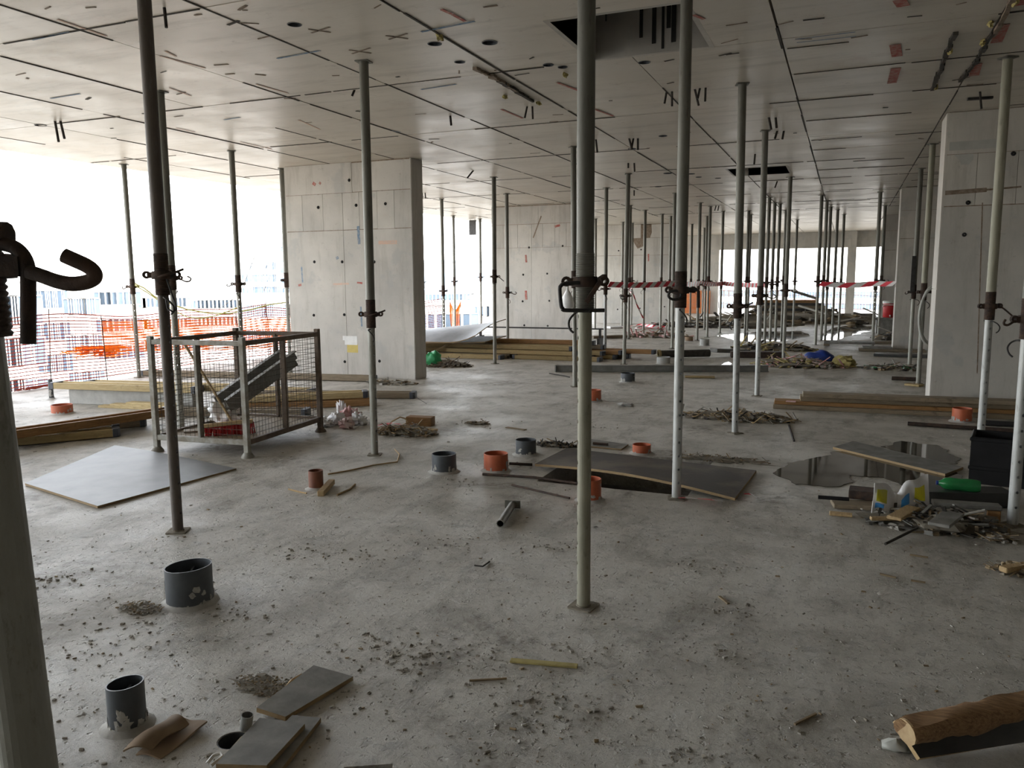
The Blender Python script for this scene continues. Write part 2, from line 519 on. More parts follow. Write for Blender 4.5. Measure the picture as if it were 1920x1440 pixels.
M['print_blue'] = simple('blue_print', (.05, .28, .60), (.04, .2, .5), 12, .5, 0, 0)
M['bag'] = simple('white_bag', (.80, .80, .80), (.66, .66, .66), 8, .5, 0, .3, 20)
M['bag_pink'] = simple('dusty_pink_plastic', (.55, .16, .17), (.58, .48, .45), 5, .6, 0, .4, 18)
M['black_plastic'] = simple('black_plastic', (.010, .010, .011), (.016, .016, .017), 6, .6, 0, .1, spec=.2)
M['chalk_red'] = simple('red_spray_paint', (.36, .085, .07), (.40, .24, .2), 22, .85, 0, 0, lo=.4, hi=.6)
M['chalk_blue'] = simple('blue_chalk', (.13, .21, .31), (.28, .31, .34), 22, .85, 0, 0, lo=.4, hi=.6)
M['chalk_pink'] = simple('orange_chalk', (.60, .40, .30), (.50, .40, .34), 22, .85, 0, 0, lo=.4, hi=.6)
M['stain'] = simple('brown_stain', (.16, .115, .078), (.25, .20, .155), 22, .9, 0, 0, lo=.4, hi=.6)
M['patch'] = simple('repair_mortar', (.44, .435, .41), (.38, .375, .35), 9, .9, 0, .3)
M['foam'] = simple('yellow_foam', (.50, .43, .17), (.34, .28, .11), 14, .9, 0, .5)
M['steel_rail'] = simple('grey_steel_rail', (.25, .25, .235), (.17, .165, .15), 5, .5, .5, .3, 60)
M['hose'] = simple('pale_hose', (.45, .46, .42), (.36, .36, .33), 8, .5)
def water_mat(name, c, r):
    t = NT(name)
    co = t.coord(world=True)
    col = t.mix(t.ramp(t.noise(co, 3.0, 5), .4, .62), c, tuple(x * .6 for x in c))
    return t.fin(col, r, 0, .28)
M['water'] = water_mat('standing_water', (.05, .043, .03), .04)
# outside
M['ground'] = simple('sunlit_sand', (.40, .37, .32), (.34, .315, .27), .04, .95, 0, 0, vary=0)
M['facade'] = simple('white_render', (.60, .595, .58), (.56, .555, .54), .3, .8, 0, 0, vary=.03)
M['facade_grey'] = simple('grey_render', (.42, .42, .42), (.38, .38, .38), .3, .8, 0, 0, vary=.03)
M['facade_blue'] = simple('pale_blue_cladding', (.34, .41, .48), (.31, .38, .45), .3, .6, 0, 0, vary=.03)
M['glass'] = simple('window_glass', (.11, .15, .20), (.09, .125, .17), .3, .15, 0, 0, vary=.2)

# ------------------------------------------------------------------ structure: floor, ceiling, walls, columns
XL, XR, YB, YF = -11.35, 9.0, -8.0, 36.4
def cut(ob, cutters):
    cs = []
    for mb in cutters:
        me = mb.mesh('cutter', M['hole_dark'])
        c = bpy.data.objects.new('cutter', me); COL.objects.link(c); cs.append(c)
        md = ob.modifiers.new('cut', 'BOOLEAN'); md.operation = 'DIFFERENCE'; md.object = c; md.solver = 'EXACT'
    bpy.context.view_layer.update()
    dg = bpy.context.evaluated_depsgraph_get()
    me = bpy.data.meshes.new_from_object(ob.evaluated_get(dg))
    old = ob.data
    ob.modifiers.clear(); ob.data = me
    for c in cs: bpy.data.objects.remove(c)
    return ob

PIT = (-2.22, -1.02, 5.77, 6.98)
fl = MB().box(((XL + XR) / 2, (YB + YF) / 2 + 1, -.15), (XR - XL, YF - YB + 2, .3)).build('floor', M['floor'], origin=(0, 0, 0), kind='structure')
hole_c = P(437, 1388)
hole2 = P(688, 1446)
cut(fl, [MB().box(((PIT[0] + PIT[1]) / 2, (PIT[2] + PIT[3]) / 2, 0), (PIT[1] - PIT[0], PIT[3] - PIT[2], 1.0)),
         MB().cyl((hole_c.x, hole_c.y, -.5), (hole_c.x, hole_c.y, .5), .055, 20),
         MB().box((hole2.x + .03, hole2.y - .05, 0), (.16, .18, 1.0), Matrix.Rotation(.5, 3, 'Z'))])
def lining(x0, x1, y0, y1, z0, z1, name, parent):
    m = MB(); t = .04
    m.box(((x0 + x1) / 2, y0 - t / 2, (z0 + z1) / 2), (x1 - x0 + 2 * t, t, z1 - z0))
    m.box(((x0 + x1) / 2, y1 + t / 2, (z0 + z1) / 2), (x1 - x0 + 2 * t, t, z1 - z0))
    m.box((x0 - t / 2, (y0 + y1) / 2, (z0 + z1) / 2), (t, y1 - y0, z1 - z0))
    m.box((x1 + t / 2, (y0 + y1) / 2, (z0 + z1) / 2), (t, y1 - y0, z1 - z0))
    return m
m = lining(PIT[0] - .02, PIT[1] + .02, PIT[2] - .02, PIT[3] + .02, -1.5, -.3, 'shaft', fl)
m.box(((PIT[0] + PIT[1]) / 2, (PIT[2] + PIT[3]) / 2, -1.52), (1.4, 1.4, .04))
m.build('pit_lining', M['column'], fl)
m = lining(hole_c.x - .07, hole_c.x + .07, hole_c.y - .07, hole_c.y + .07, -.6, -.3, 'h', fl)
m.tube((hole_c.x, hole_c.y, -.5), (hole_c.x, hole_c.y, -.002), .0565, .05, 20)
m.box((hole_c.x, hole_c.y, -.61), (.24, .24, .02)); m.build('sleeve_lining', M['pipe_grey'], fl)
m = lining(hole2.x - .15, hole2.x + .2, hole2.y - .2, hole2.y + .13, -.7, -.3, 'h', fl)
m.box((hole2.x, hole2.y, -.71), (.5, .5, .02)); m.build('sleeve_lining', M['column'], fl)

# ceiling: cover slab with the formwork panels cast under it, each its own piece
CEIL = MB().box(((XL + XR) / 2, (YB + YF) / 2 + .5, H + .30), (XR - XL, YF - YB + 1, .1)).build('ceiling', M['ceiling'], origin=(0, 0, H), kind='structure')
XJ = [XL, -10.34, -9.12, -7.9, -6.68, -5.46, -4.24, -3.02, -1.8, -.58, .96, 2.18, 3.4, XR]
OPEN = [(-2.13, -1.14, 5.84, 6.97), (-2.03, -1.06, 14.7, 15.76)]
SLEEVES = [(552, 46, .055), (815, 82, .06), (918, 80, .065), (76, 235, .07), (1208, 117, .055), (1243, 255, .06), (862, 116, .05), (1055, 126, .045),
           (1252, 325, .08), (1185, 279, .06), (1296, 326, .07), (1310, 332, .06), (1346, 334, .06), (1234, 350, .07), (1028, 122, .05)]
sl = [(P(x, y, H), r) for x, y, r in SLEEVES]
def subtract(rects, op):
    out = []
    for x0, x1, y0, y1 in rects:
        a0, a1, b0, b1 = op
        if a1 <= x0 or a0 >= x1 or b1 <= y0 or b0 >= y1: out.append((x0, x1, y0, y1)); continue
        if a0 > x0: out.append((x0, a0, y0, y1))
        if a1 < x1: out.append((a1, x1, y0, y1))
        if b0 > y0: out.append((max(x0, a0), min(x1, a1), y0, b0))
        if b1 < y1: out.append((max(x0, a0), min(x1, a1), b1, y1))
    return out
for i in range(len(XJ) - 1):
    x0, x1 = XJ[i], XJ[i + 1]
    if i == len(XJ) - 2: ys = [YB, 0, 8, 16, YF + 1]
    else:
        stp = 2.44 if x1 < 0 else 1.22
        ys = [YB]
        y = 7.0 - stp * 6 if stp > 2 else 7.0 - stp * 12
        while y < 24:
            if y > YB + .5: ys.append(y)
            y += stp
        ys += [28.0, YF + 1]
    for j in range(len(ys) - 1):
        y0, y1 = ys[j], ys[j + 1]
        g = .005 if rng.random() < .5 else .009
        rects = [(x0 + g, x1 - g, y0 + g, y1 - g)]
        for op in OPEN: rects = subtract(rects, op)
        m = MB(); dz = rng.uniform(0, .004)
        for a0, a1, b0, b1 in rects:
            m.box(((a0 + a1) / 2, (b0 + b1) / 2, H + .125 + dz / 2), (a1 - a0, b1 - b0, .25 - dz))
        pn = m.build('panel', M['ceiling'], CEIL)
        cs = [MB().cyl((p.x - 0, p.y, H - .2 - 0), (p.x, p.y, H + .6), r, 20) for p, r in sl if x0 < p.x < x1 and y0 < p.y < y1]
        if cs:
            cut(pn, cs)
for k, op in enumerate(OPEN):
    m = lining(op[0], op[1], op[2], op[3], H + .0, H + .75, 'shaft', CEIL)
    m.build('shaft_wall', M['column'], CEIL)
# the cover slab is pierced above the openings by a closed dark shaft head
cut(CEIL, [MB().box(((o[0] + o[1]) / 2, (o[2] + o[3]) / 2, H + .3), (o[1] - o[0], o[3] - o[2], .6)) for o in OPEN])
for o in OPEN:
    m = MB().box(((o[0] + o[1]) / 2, (o[2] + o[3]) / 2, H + .78), (o[1] - o[0] + .1, o[3] - o[2] + .1, .05))
    m.build('shaft_cover', M['column'], CEIL)
    # soot runs down the far shaft wall
    m = MB()
    x = o[0] + .1
    while x < o[1] - .15:
        w = rng.uniform(.012, .045); hh_ = rng.uniform(.25, .72)
        m.box((x + w / 2, o[3] - .002, H + .74 - hh_ / 2), (w, .004, hh_))
        x += w + rng.uniform(.0, .12)
    m.build('soot_stain', M['hole_dark'], CEIL, kind='stuff')
for p, r in sl:
    m = MB().tube((p.x, p.y, H - .003), (p.x, p.y, H + .25), r, r - .006, 20)
    m.cyl((p.x, p.y, H + .2), (p.x, p.y, H + .24), r - .004, 20)
    m.build('pipe_sleeve', M['pipe_grey'], CEIL, smooth=40)
# dirt and grout fins along the panel joints
for x in XJ[1:-2]:
    y = 2.0
    while y < 24:
        L_ = rng.uniform(.4, 2.2)
        if rng.random() < .8 and not any(o[0] - .05 < x < o[1] + .05 and o[2] - L_ < y < o[3] for o in OPEN):
            MB().bar((x + rng.uniform(-.006, .006), y, H - .001), (x + rng.uniform(-.006, .006), y + L_, H - .001), rng.uniform(.008, .022), .006).build('joint_stain', M['joint'], CEIL)
        y += L_ + rng.uniform(0, .3)
for k in range(-2, 8):
    y = 7.0 + 2.44 * k
    x = XL + .1
    while x < 2.2:
        L_ = rng.uniform(.3, 1.6)
        if rng.random() < .7 and not any(o[2] - .05 < y < o[3] + .05 and o[0] - L_ < x < o[1] for o in OPEN):
            MB().bar((x, y + rng.uniform(-.006, .006), H - .001), (x + L_, y + rng.uniform(-.006, .006), H - .001), rng.uniform(.008, .022), .006).build('joint_stain', M['joint'], CEIL)
        x += L_ + rng.uniform(0, .4)
for k in range(-4, 14):                                 # closer boards on the right
    y = 7.0 + 1.22 * k + (0 if k % 2 else .3)
    x = -.55
    while x < 3:
        L_ = rng.uniform(.3, 1.2)
        if rng.random() < .6:
            MB().bar((x, y, H - .001), (x + L_, y + rng.uniform(-.03, .03), H - .001), rng.uniform(.006, .016), .006).build('joint_stain', M['joint'], CEIL)
        x += L_ + rng.uniform(0, .5)
# paint, chalk and stains on the ceiling
def stroke(pts, w, mat, nm='paint_mark'):
    m = MB()
    q = [P(x, y, H - .003) for x, y in pts]
    for a, b in zip(q[:-1], q[1:]): m.bar(a, b, w, .002)
    m.build(nm, mat, CEIL)
stroke([(1491, 74), (1604, 60)], .012, M['chalk_blue']); stroke([(1494, 80), (1606, 68)], .012, M['chalk_blue'])
for a, b in (((1686, 0), (1694, 12)), ((1678, 84), (1682, 106)), ((1680, 128), (1672, 156)), ((1832, 120), (1826, 142)), ((1882, 46), (1868, 80)), ((1910, -5), (1912, 10))):
    stroke([a, b], .085, M['chalk_red'])
for cx, cy in ((600, 57), (745, 69), (676, 96)):
    stroke([(cx - 22, cy - 2), (cx + 20, cy + 4)], .018, M['stain']); stroke([(cx - 16, cy + 5), (cx + 18, cy - 6)], .018, M['stain'])
for a, b in (((108, 37), (200, 68)), ((300, 105), (385, 128)), ((318, 165), (358, 180)), ((330, 240), (366, 248)), ((450, 266), (510, 280)), ((560, 225), (600, 243)), ((480, 158), (540, 175)), ((310, 96), (330, 106))):
    stroke([a, b], .022, M['chalk_pink'])
for a, b in (((520, 110), (600, 95)), ((790, 60), (890, 40)), ((420, 225), (450, 220)), ((60, 75), (130, 60)), ((790, 168), (855, 158)), ((95, 185), (150, 176)), ((735, 245), (750, 248))):
    stroke([a, b], .025, M['chalk_blue'])
for a, b in (((828, 18), (846, 26)), ((848, 27), (872, 40)), ((1045, 155), (1090, 172)), ((1115, 205), (1150, 218)), ((940, 205), (980, 222)), ((1300, 28), (1320, 36))):
    stroke([a, b], .03, M['chalk_red'])
for _ in range(70):                                  # rust spots, nail heads, stuck splinters
    x, y = rng.uniform(0, 1900), rng.uniform(2, 300)
    q = P(x, y, H)
    if q.y > 20 or q.x < XL + .2 or any(o[0] - .1 < q.x < o[1] + .1 and o[2] - .1 < q.y < o[3] + .1 for o in OPEN): continue
    m = MB(); a = rng.gauss(0, .35); L = rng.uniform(.02, .16)
    d = Vector((math.cos(a), math.sin(a), 0)) * L / 2
    m.bar(q - d + Vector((0, 0, -.002)), q + d + Vector((0, 0, -.002)), rng.uniform(.008, .028), .003)
    m.build('stain', rng.choice([M['stain'], M['joint'], M['stain']]), CEIL)
# torn formwork timber and foam left in the joint near the right hand columns
jx = .96
for (xa, ya), (xb, yb) in (((1905, -10), (1862, 68)), ((1860, 62), (1832, 112)), ((1833, 112), (1800, 152)), ((1790, 62), (1765, 125)), ((1768, 120), (1748, 168)), ((890, 128), (935, 150)), ((935, 150), (1000, 190)), ((920, 140), (968, 170))):
    m = MB(); a = P(xa, ya, H - .012); b = P(xb, yb, H - .012)
    n_ = 6
    for k in range(n_):
        q0 = a.lerp(b, k / n_); q1 = a.lerp(b, (k + 1) / n_)
        m.bar(q0 + Vector((rng.uniform(-.01, .01), 0, rng.uniform(-.004, .004))), q1, rng.uniform(.02, .045), .026)
    m.build('joint_scrap', M['joint'] if rng.random() < .6 else M['stain'], CEIL)
for x, y in ((1782, 92), (1755, 160), (1858, 40), (1842, 75), (1905, -2), (947, 178), (1060, 136), (1010, 190), (825, 65)):
    q = P(x, y, H)
    m = MB().lump((q.x, q.y, H - .02), .018, .04, .02, x, 12, 7, .6, 3)
    m.build('foam_scrap', M['foam'], CEIL, smooth=60)

# walls (behind the camera, far right, far end)
MB().box(((XL + XR) / 2, YB - .15, H / 2), (XR - XL, .3, H)).build('wall_back', M['column'], kind='structure')
MB().box((XR + .15, (YB + YF) / 2, H / 2), (.3, YF - YB, H)).build('wall_right', M['column'], kind='structure')
LB = 2.84
m = MB().box(((-5.3 + 3.2) / 2, YF + .15, (LB + H) / 2), (8.5, .3, H - LB))
m.box(((-8.6 - 5.3) / 2, YF + .15, H / 2), (3.3, .3, H))
m.box(((3.2 + XR) / 2, YF + .15, H / 2), (XR - 3.2, .3, H))
WF = m.build('wall_far', M['column'], kind='structure')
m = MB().box((.13, YF - .05, H / 2), (.34, .3, H)); m.build('column', M['column'], origin=(.13, YF - .05, 0), kind='structure')

def column(x0, x1, y0, y1, detail=True):
    t = MB().box(((x0 + x1) / 2, (y0 + y1) / 2, H / 2), (x1 - x0 - .008, y1 - y0 - .008, H)).build('column', M['column'], origin=((x0 + x1) / 2, (y0 + y1) / 2, 0), kind='structure')
    g = .003
    def pan(a, b, z0, z1):
        m = MB().box(((a + b) / 2, y0 + .001 - rng.uniform(0, .004), (z0 + z1) / 2), (b - a - 2 * g, .012, z1 - z0 - 2 * g))
        m.build('panel', M['column'], t)
    w = x1 - x0
    xm = x0 + w * .47
    pan(x0, xm, 0, 2.42); pan(xm, x1, 0, 2.42)
    xs = [x0 + w * k for k in (0, .14, .31, .47, .6, .74, .87, 1)]
    for a, b in zip(xs[:-1], xs[1:]): pan(a, b, 2.42, 3.02)
    pan(x0, x0 + w * .55, 3.02, H); pan(x0 + w * .55, x1, 3.02, H)
    for z_, w_ in ((2.42, .012), (3.02, .01), (H - .01, .02)):       # grout lines of the casting lifts
        MB().box(((x0 + x1) / 2, y0 - .004, z_ + .002), (w * .985, .006, w_)).build('joint_line', M['stain'], t)
    # long side faces
    for sx in (x0, x1):
        for z0, z1 in ((0, 1.45), (1.45, H)):
            MB().box((sx, (y0 + y1) / 2, (z0 + z1) / 2), (.012, y1 - y0 - .004, z1 - z0 - 2 * g)).build('panel', M['column'], t)
    return t
C1 = column(-8.82, -6.38, 11.15, 11.5)
C2 = column(-8.75, -6.35, 19.5, 19.9)
C3 = column(-8.5, -5.4, 28.0, 28.4)
R1 = column(1.0, 3.4, 10.85, 11.4)
R2 = column(1.0, 3.4, 19.4, 19.95)
R3 = column(1.0, 3.4, 27.5, 28.0)
def on_col(col, Y, items):
    for kind, x, y, *a in items:
        q = PY(x, y, Y)
        if kind == 'tie':
            m = MB().lathe([(.028, 0), (.016, .02), (.008, .02), (.008, -.02), (.028, -.001)], (0, 0, 0), 10)
            for v in m.v: v.x, v.y, v.z = v.x, -v.z, v.y
            m.v = [v + Vector((q.x, Y - .004, q.z)) for v in m.v]
            m.build('tie_hole', M['black_plastic'], col)
        elif kind == 'mark':
            x2, y2, w, mt = a
            q2 = PY(x2, y2, Y)
            MB().bar((q.x, Y - .007, q.z), (q2.x, Y - .007, q2.z), w, .004, (0, 1, 0)).build('paint_mark', M[mt], col)
        elif kind == 'patch':
            r, mt, n_ = a
            poly = []
            for k in range(n_):
                t = 2 * math.pi * k / n_
                rr = r * rng.uniform(.65, 1.15)
                poly.append((q.x + rr * math.cos(t), Y - .007, q.z + rr * math.sin(t)))
            m = MB(); m.add([Vector(p) for p in poly] + [Vector(p) + Vector((0, .006, 0)) for p in poly], [tuple(range(n_)), tuple(range(2 * n_ - 1, n_ - 1, -1))] + [(i, (i + 1) % n_, n_ + (i + 1) % n_, n_ + i) for i in range(n_)])
            m.build('repair_patch', M[mt], col)
on_col(C1, 11.15, [('tie', x, y) for x, y in ((590, 491), (642, 491), (702, 491), (589, 591), (646, 590), (711, 590), (647, 678), (712, 677), (597, 389), (668, 385), (723, 382), (655, 338))] +
       [('patch', 588, 610, .2, 'patch', 14), ('patch', 740, 475, .07, 'stain', 9), ('patch', 668, 529, .06, 'stain', 8), ('patch', 755, 630, .16, 'patch', 12), ('patch', 597, 361, .05, 'stain', 7), ('patch', 610, 332, .05, 'stain', 7),
        ('mark', 672, 424, 674, 458, .05, 'chalk_blue'), ('mark', 632, 481, 634, 486, .05, 'chalk_blue'), ('mark', 566, 500, 568, 530, .03, 'chalk_blue'), ('mark', 677, 575, 679, 612, .03, 'chalk_blue'),
        ('mark', 560, 535, 566, 534, .04, 'chalk_red'), ('mark', 587, 343, 592, 347, .05, 'chalk_red'), ('mark', 599, 342, 602, 345, .04, 'chalk_red'), ('mark', 670, 530, 680, 531, .03, 'chalk_red'), ('mark', 625, 533, 655, 532, .03, 'chalk_pink'), ('mark', 710, 455, 745, 454, .06, 'chalk_pink')])
on_col(C2, 19.5, [('tie', x, y) for x, y in ((992, 464), (1055, 461), (981, 515), (1026, 513), (980, 565), (1030, 564), (983, 610), (1027, 611))] +
       [('mark', 1015, 405, 1000, 446, .03, 'stain'), ('mark', 986, 478, 987, 492, .05, 'chalk_red'), ('mark', 986, 545, 987, 562, .06, 'chalk_red'), ('patch', 1018, 595, .1, 'yellow', 9), ('patch', 1040, 478, .09, 'foam', 8), ('mark', 1040, 425, 1050, 422, .06, 'chalk_red')])
on_col(C3, 28.0, [('tie', x, y) for x, y in ((1160, 470), (1202, 468), (1158, 580), (1200, 578), (1246, 575))] + [('mark', 1216, 476, 1216, 490, .05, 'chalk_red'), ('patch', 1200, 436, .5, 'stain', 11), ('patch', 1225, 575, .5, 'patch', 12)])
on_col(R1, 10.85, [('tie', x, y) for x, y in ((1808, 440), (1900, 288), (1815, 380))] + [('mark', 1772, 362, 1850, 356, .05, 'stain'), ('mark', 1850, 356, 1915, 350, .02, 'stain'), ('mark', 1842, 380, 1832, 700, .012, 'stain'), ('patch', 1790, 613, .06, 'stain', 9), ('patch', 1870, 570, .2, 'yellow', 10), ('patch', 1810, 290, .12, 'patch', 10), ('mark', 1780, 275, 1880, 268, .1, 'patch')])
# white and yellow notice sheets taped to the first left column
q0 = PY(643, 661, 11.15); q1 = PY(671, 630, 11.15)
nt = thing('notice_sheet', 'yellow and white paper notice stuck low on the wide pale column', 'notice', ((q0.x + q1.x) / 2, 11.142, q0.z))
hh = q1.z - q0.z; ww = q1.x - q0.x
MB().box(((q0.x + q1.x) / 2, 11.143, q0.z + hh * .27), (ww, .003, hh * .5)).build('lower_sheet', M['yellow'], nt)
MB().box(((q0.x + q1.x) / 2 + .02, 11.141, q0.z + hh * .6), (ww * .8, .003, hh * .26)).build('middle_sheet', M['white'], nt)
MB().box(((q0.x + q1.x) / 2, 11.142, q0.z + hh * .86), (ww * .92, .003, hh * .26)).build('upper_sheet', M['white'], nt)

# ------------------------------------------------------------------ shoring props
R_IN, R_OUT = .033, .041
def holed_tube(L, r=R_IN, ri=.0295, n=24, pitch=.1, first=.12, rh=.0098):
    """tube along z with pairs of real round holes facing +-y"""
    m = MB()
    hz = []
    z = first
    while z < L - .06: hz.append(z); z += pitch
    pt = lambda rr, a, z_: Vector((rr * math.cos(a), rr * math.sin(a), z_))
    st = 2 * math.pi / n; hw = .018
    cen = [math.pi / 2, -math.pi / 2]
    levels = [0]
    for h_ in hz: levels += [h_ - hw, h_ + hw]
    levels.append(L)
    for rr, sg in ((r, 1), (ri, -1)):
        m.cur = 0 if sg > 0 else 1
        for i in range(len(levels) - 1):
            z0, z1 = levels[i], levels[i + 1]
            band = (i % 2 == 1)
            for k in range(n):
                a0, a1 = k * st, (k + 1) * st
                mid = (a0 + a1) / 2
                if band and any(abs(math.atan2(math.sin(mid - c), math.cos(mid - c))) < 2 * st for c in cen): continue
                m.add([pt(rr, a0, z0), pt(rr, a1, z0), pt(rr, a1, z1), pt(rr, a0, z1)], [(0, 1, 2, 3)])
            if band:
                zc = (z0 + z1) / 2
                for c in cen:
                    sq, ci = [], []
                    for q in range(16):
                        t = 2 * math.pi * q / 16
                        cx, cz = math.cos(t), math.sin(t)
                        k = 1 / max(abs(cx), abs(cz))
                        sq.append(pt(rr, c + cx * k * 2 * st, zc + cz * k * hw))
                        ci.append(pt(rr, c + cx * rh / r, zc + cz * rh))
                    m.add(sq + ci, [(q, (q + 1) % 16, 16 + (q + 1) % 16, 16 + q) for q in range(16)])
    m.cur = 1
    for h_ in hz:                                      # hole walls
        for c in cen:
            a_, b_ = [], []
            for q in range(16):
                t = 2 * math.pi * q / 16
                a_.append(pt(r, c + math.cos(t) * rh / r, h_ + math.sin(t) * rh))
                b_.append(pt(ri, c + math.cos(t) * rh / r, h_ + math.sin(t) * rh))
            m.add(a_ + b_, [(q, (q + 1) % 16, 16 + (q + 1) % 16, 16 + q) for q in range(16)])
    return m
INNER = {}
_h = holed_tube(1.95)
for k in ('galv', 'galv_in', 'galv_dark', 'galv_light', 'galv_yellow'):
    INNER[k] = _h.mesh('inner_tube', [M[k], M[k]], smooth=50)
OUTER = {k: MB().tube((0, 0, 0), (0, 0, 1), R_OUT, R_OUT - .004, 20).mesh('outer_tube', M[k], smooth=40) for k in ('galv', 'galv_dark', 'galv_light', 'galv_yellow')}
prof = [(R_OUT - .002, .26), (R_OUT - .002, 0)]
z = 0.0
tp = []
while z < .255:
    tp += [(R_OUT + .0005, z), (R_OUT + .003, z + .003), (R_OUT + .003, z + .005), (R_OUT + .0005, z + .008)]
    z += .0085
THREAD = MB().lathe(prof + tp, n=20).mesh('thread', M['rust'], smooth=35)
THREAD_G = MB().lathe(prof + tp, n=20).mesh('thread', M['galv'], smooth=35)
def plate_mesh(nm, mat):
    m = MB().prism([(-.062, -.055), (-.055, -.062), (.055, -.062), (.062, -.055), (.062, .055), (.055, .062), (-.055, .062), (-.062, .055)], 0, .007)
    m.lathe([(R_IN + .004, .007), (R_IN + .004, .014), (R_IN - .001, .014), (R_IN - .001, .007)], n=16)
    for sx in (-1, 1):
        for sy in (-1, 1): m.cyl((sx * .045, sy * .045, .007), (sx * .045, sy * .045, .0085), .008, 8)
    return m.mesh(nm, mat, smooth=35)
BASE = plate_mesh('base_plate', M['soil'])
BASE2 = plate_mesh('base_plate', M['galv'])
m = MB().prism([(-.062, -.055), (-.055, -.062), (.055, -.062), (.062, -.055), (.062, .055), (.055, .062), (-.055, .062), (-.062, .055)], -.008, 0)
m.lathe([(R_OUT + .004, -.008), (R_OUT + .004, -.016), (R_OUT - .001, -.016), (R_OUT - .001, -.008)], n=16)
HEAD = m.mesh('head_plate', M['galv'], smooth=35)
# cast nut with two lugs
m = MB().lathe([(.058, -.02), (.061, -.012), (.061, .018), (.056, .028), (R_OUT + .001, .028), (R_OUT + .001, -.02)], n=20)
for s_ in (-1, 1):
    m.box((s_ * .068, 0, .004), (.03, .03, .036))
    mm = MB().tube((0, -.012, 0), (0, .012, 0), .024, .01, 12)
    for v in mm.v: v += Vector((s_ * .088, 0, .006))
    m.add(mm.v, mm.f)
NUT = m.mesh('nut', M['rust'], smooth=40)
# pin: rod through the inner tube with a looped end
m = MB().cyl((0, -.06, 0), (0, .075, 0), .0065, 8)
lp = [(0, -.06, 0), (0, -.085, -.004), (.02, -.1, -.02), (.045, -.095, -.05), (.05, -.075, -.085), (.035, -.06, -.105)]
m.sweep(curve(lp, 3), .0055, 8)
PIN = m.mesh('pin', M['darksteel'], smooth=50)
HANDLES = {
 'hook': [(.06, 0, 0), (.1, -.01, -.012), (.15, -.02, -.032), (.19, -.02, -.028), (.205, -.02, 0), (.17, -.02, .022)],
 'hook_left': [(-.06, 0, 0), (-.1, -.01, -.012), (-.14, -.02, -.03), (-.165, -.02, -.02), (-.155, -.02, .005)],
 'bar': [(-.05, -.02, -.015), (.02, -.07, 0), (.09, -.06, .02), (.14, -.05, .04)],
 'bar_down': [(.05, -.02, 0), (.09, -.04, -.01), (.15, -.05, -.06), (.18, -.05, -.085)],
 'ushape': [(-.03, -.05, 0), (-.1, -.055, -.004), (-.117, -.055, -.014), (-.122, -.055, -.03), (-.116, -.055, -.1), (-.108, -.055, -.118), (-.09, -.055, -.126), (.085, -.055, -.127)],
 'ring': [(.045 * math.cos(a) - .05, -.045, .024 * math.sin(a) * 1.3 - .03) for a in [k * .45 for k in range(15)]],
}
HAND = {}
for k, pth in HANDLES.items():
    HAND[k] = MB().sweep(curve(pth, 4), .0075 if k in ('hook', 'hook_left', 'bar', 'bar_down') else .009, 8).mesh('handle', M['rust'] if k not in ('ring', 'ushape') else M['darksteel'], smooth=60)
LEVER = MB().bar((.075, -.05, .02), (.0, -.06, -.09), .022, .007, (0, 1, 0)).bar((.09, -.03, .03), (.06, -.05, .012), .03, .02).mesh('lever', M['rust'], bevel=.002)
DROP = MB().sweep([(.05, -.03, .01), (.1, -.035, .008), (.118, -.035, -.006), (.12, -.035, -.12)], .012, 8).mesh('drop_bar', M['darksteel'], smooth=60)

def prop(top, base, cy, label, mat='galv', hand='hook', rot=None, inner_rot=0.0, group=None, inner_mat=None, extra=(), thread='rust', zc=None, far=False):
    """top / base: pixels of the tube's ends (None: unseen); cy: pixel row of the nut"""
    if base is not None: b = P(*base)
    if top is not None: t = P(*top, H)
    if base is None: b = Vector((t.x, t.y, 0))
    if top is None: t = Vector((b.x, b.y, H))
    else:
        d2 = Vector((t.x - b.x, t.y - b.y))
        if d2.length > .12:                            # props stand nearly plumb: trust the ceiling end when the foot is hidden
            b = Vector((t.x, t.y, 0)) - Vector((d2.x, d2.y, 0)).normalized() * .05
    ax = t - b
    L = ax.length
    o = thing('shoring_prop', label, 'prop', (b.x, b.y, 0), group)
    q = Vector((0, 0, 1)).rotation_difference(ax.normalized())
    o.rotation_mode = 'QUATERNION'
    if rot is None: rot = YAW + rng.uniform(-.5, .5)
    o.rotation_quaternion = q @ Quaternion((0, 0, 1), rot)
    if zc is None:
        zc = zpix((b.x + t.x) / 2, (b.y + t.y) / 2, cy) if cy else 1.45 + rng.uniform(-.08, .08)
    zc = min(max(zc, .9), 1.75)
    inst('base_plate', BASE2 if far else BASE, o, rot=(0, 0, rng.uniform(-.6, .6)))
    if inner_mat == 'galv_light':                      # these turn their holes to the open floor
        inner_rot = math.atan2(-b.x, b.y) + .42 - rot
    inst('inner_tube', INNER[inner_mat or 'galv_in'], o, (0, 0, .006), (0, 0, inner_rot))
    z0 = zc - .12
    inst('outer_tube', OUTER[mat], o, (0, 0, z0), scale=(1, 1, L - z0 - .008))
    inst('thread', THREAD if thread == 'rust' else THREAD_G, o, (0, 0, z0))
    nut = inst('nut', NUT, o, (0, 0, zc))
    inst('pin', PIN, o, (0, 0, z0 - .012), (0, 0, rng.choice([0, math.pi]) + rng.uniform(-.4, .4)))
    if hand: inst('handle', HAND[hand], nut)
    for e in extra: inst({'lever': 'lever', 'drop': 'drop_bar'}[e], {'lever': LEVER, 'drop': DROP}[e], nut)
    inst('head_plate', HEAD, o, (0, 0, L), (0, 0, rng.uniform(-.6, .6)))
    return o

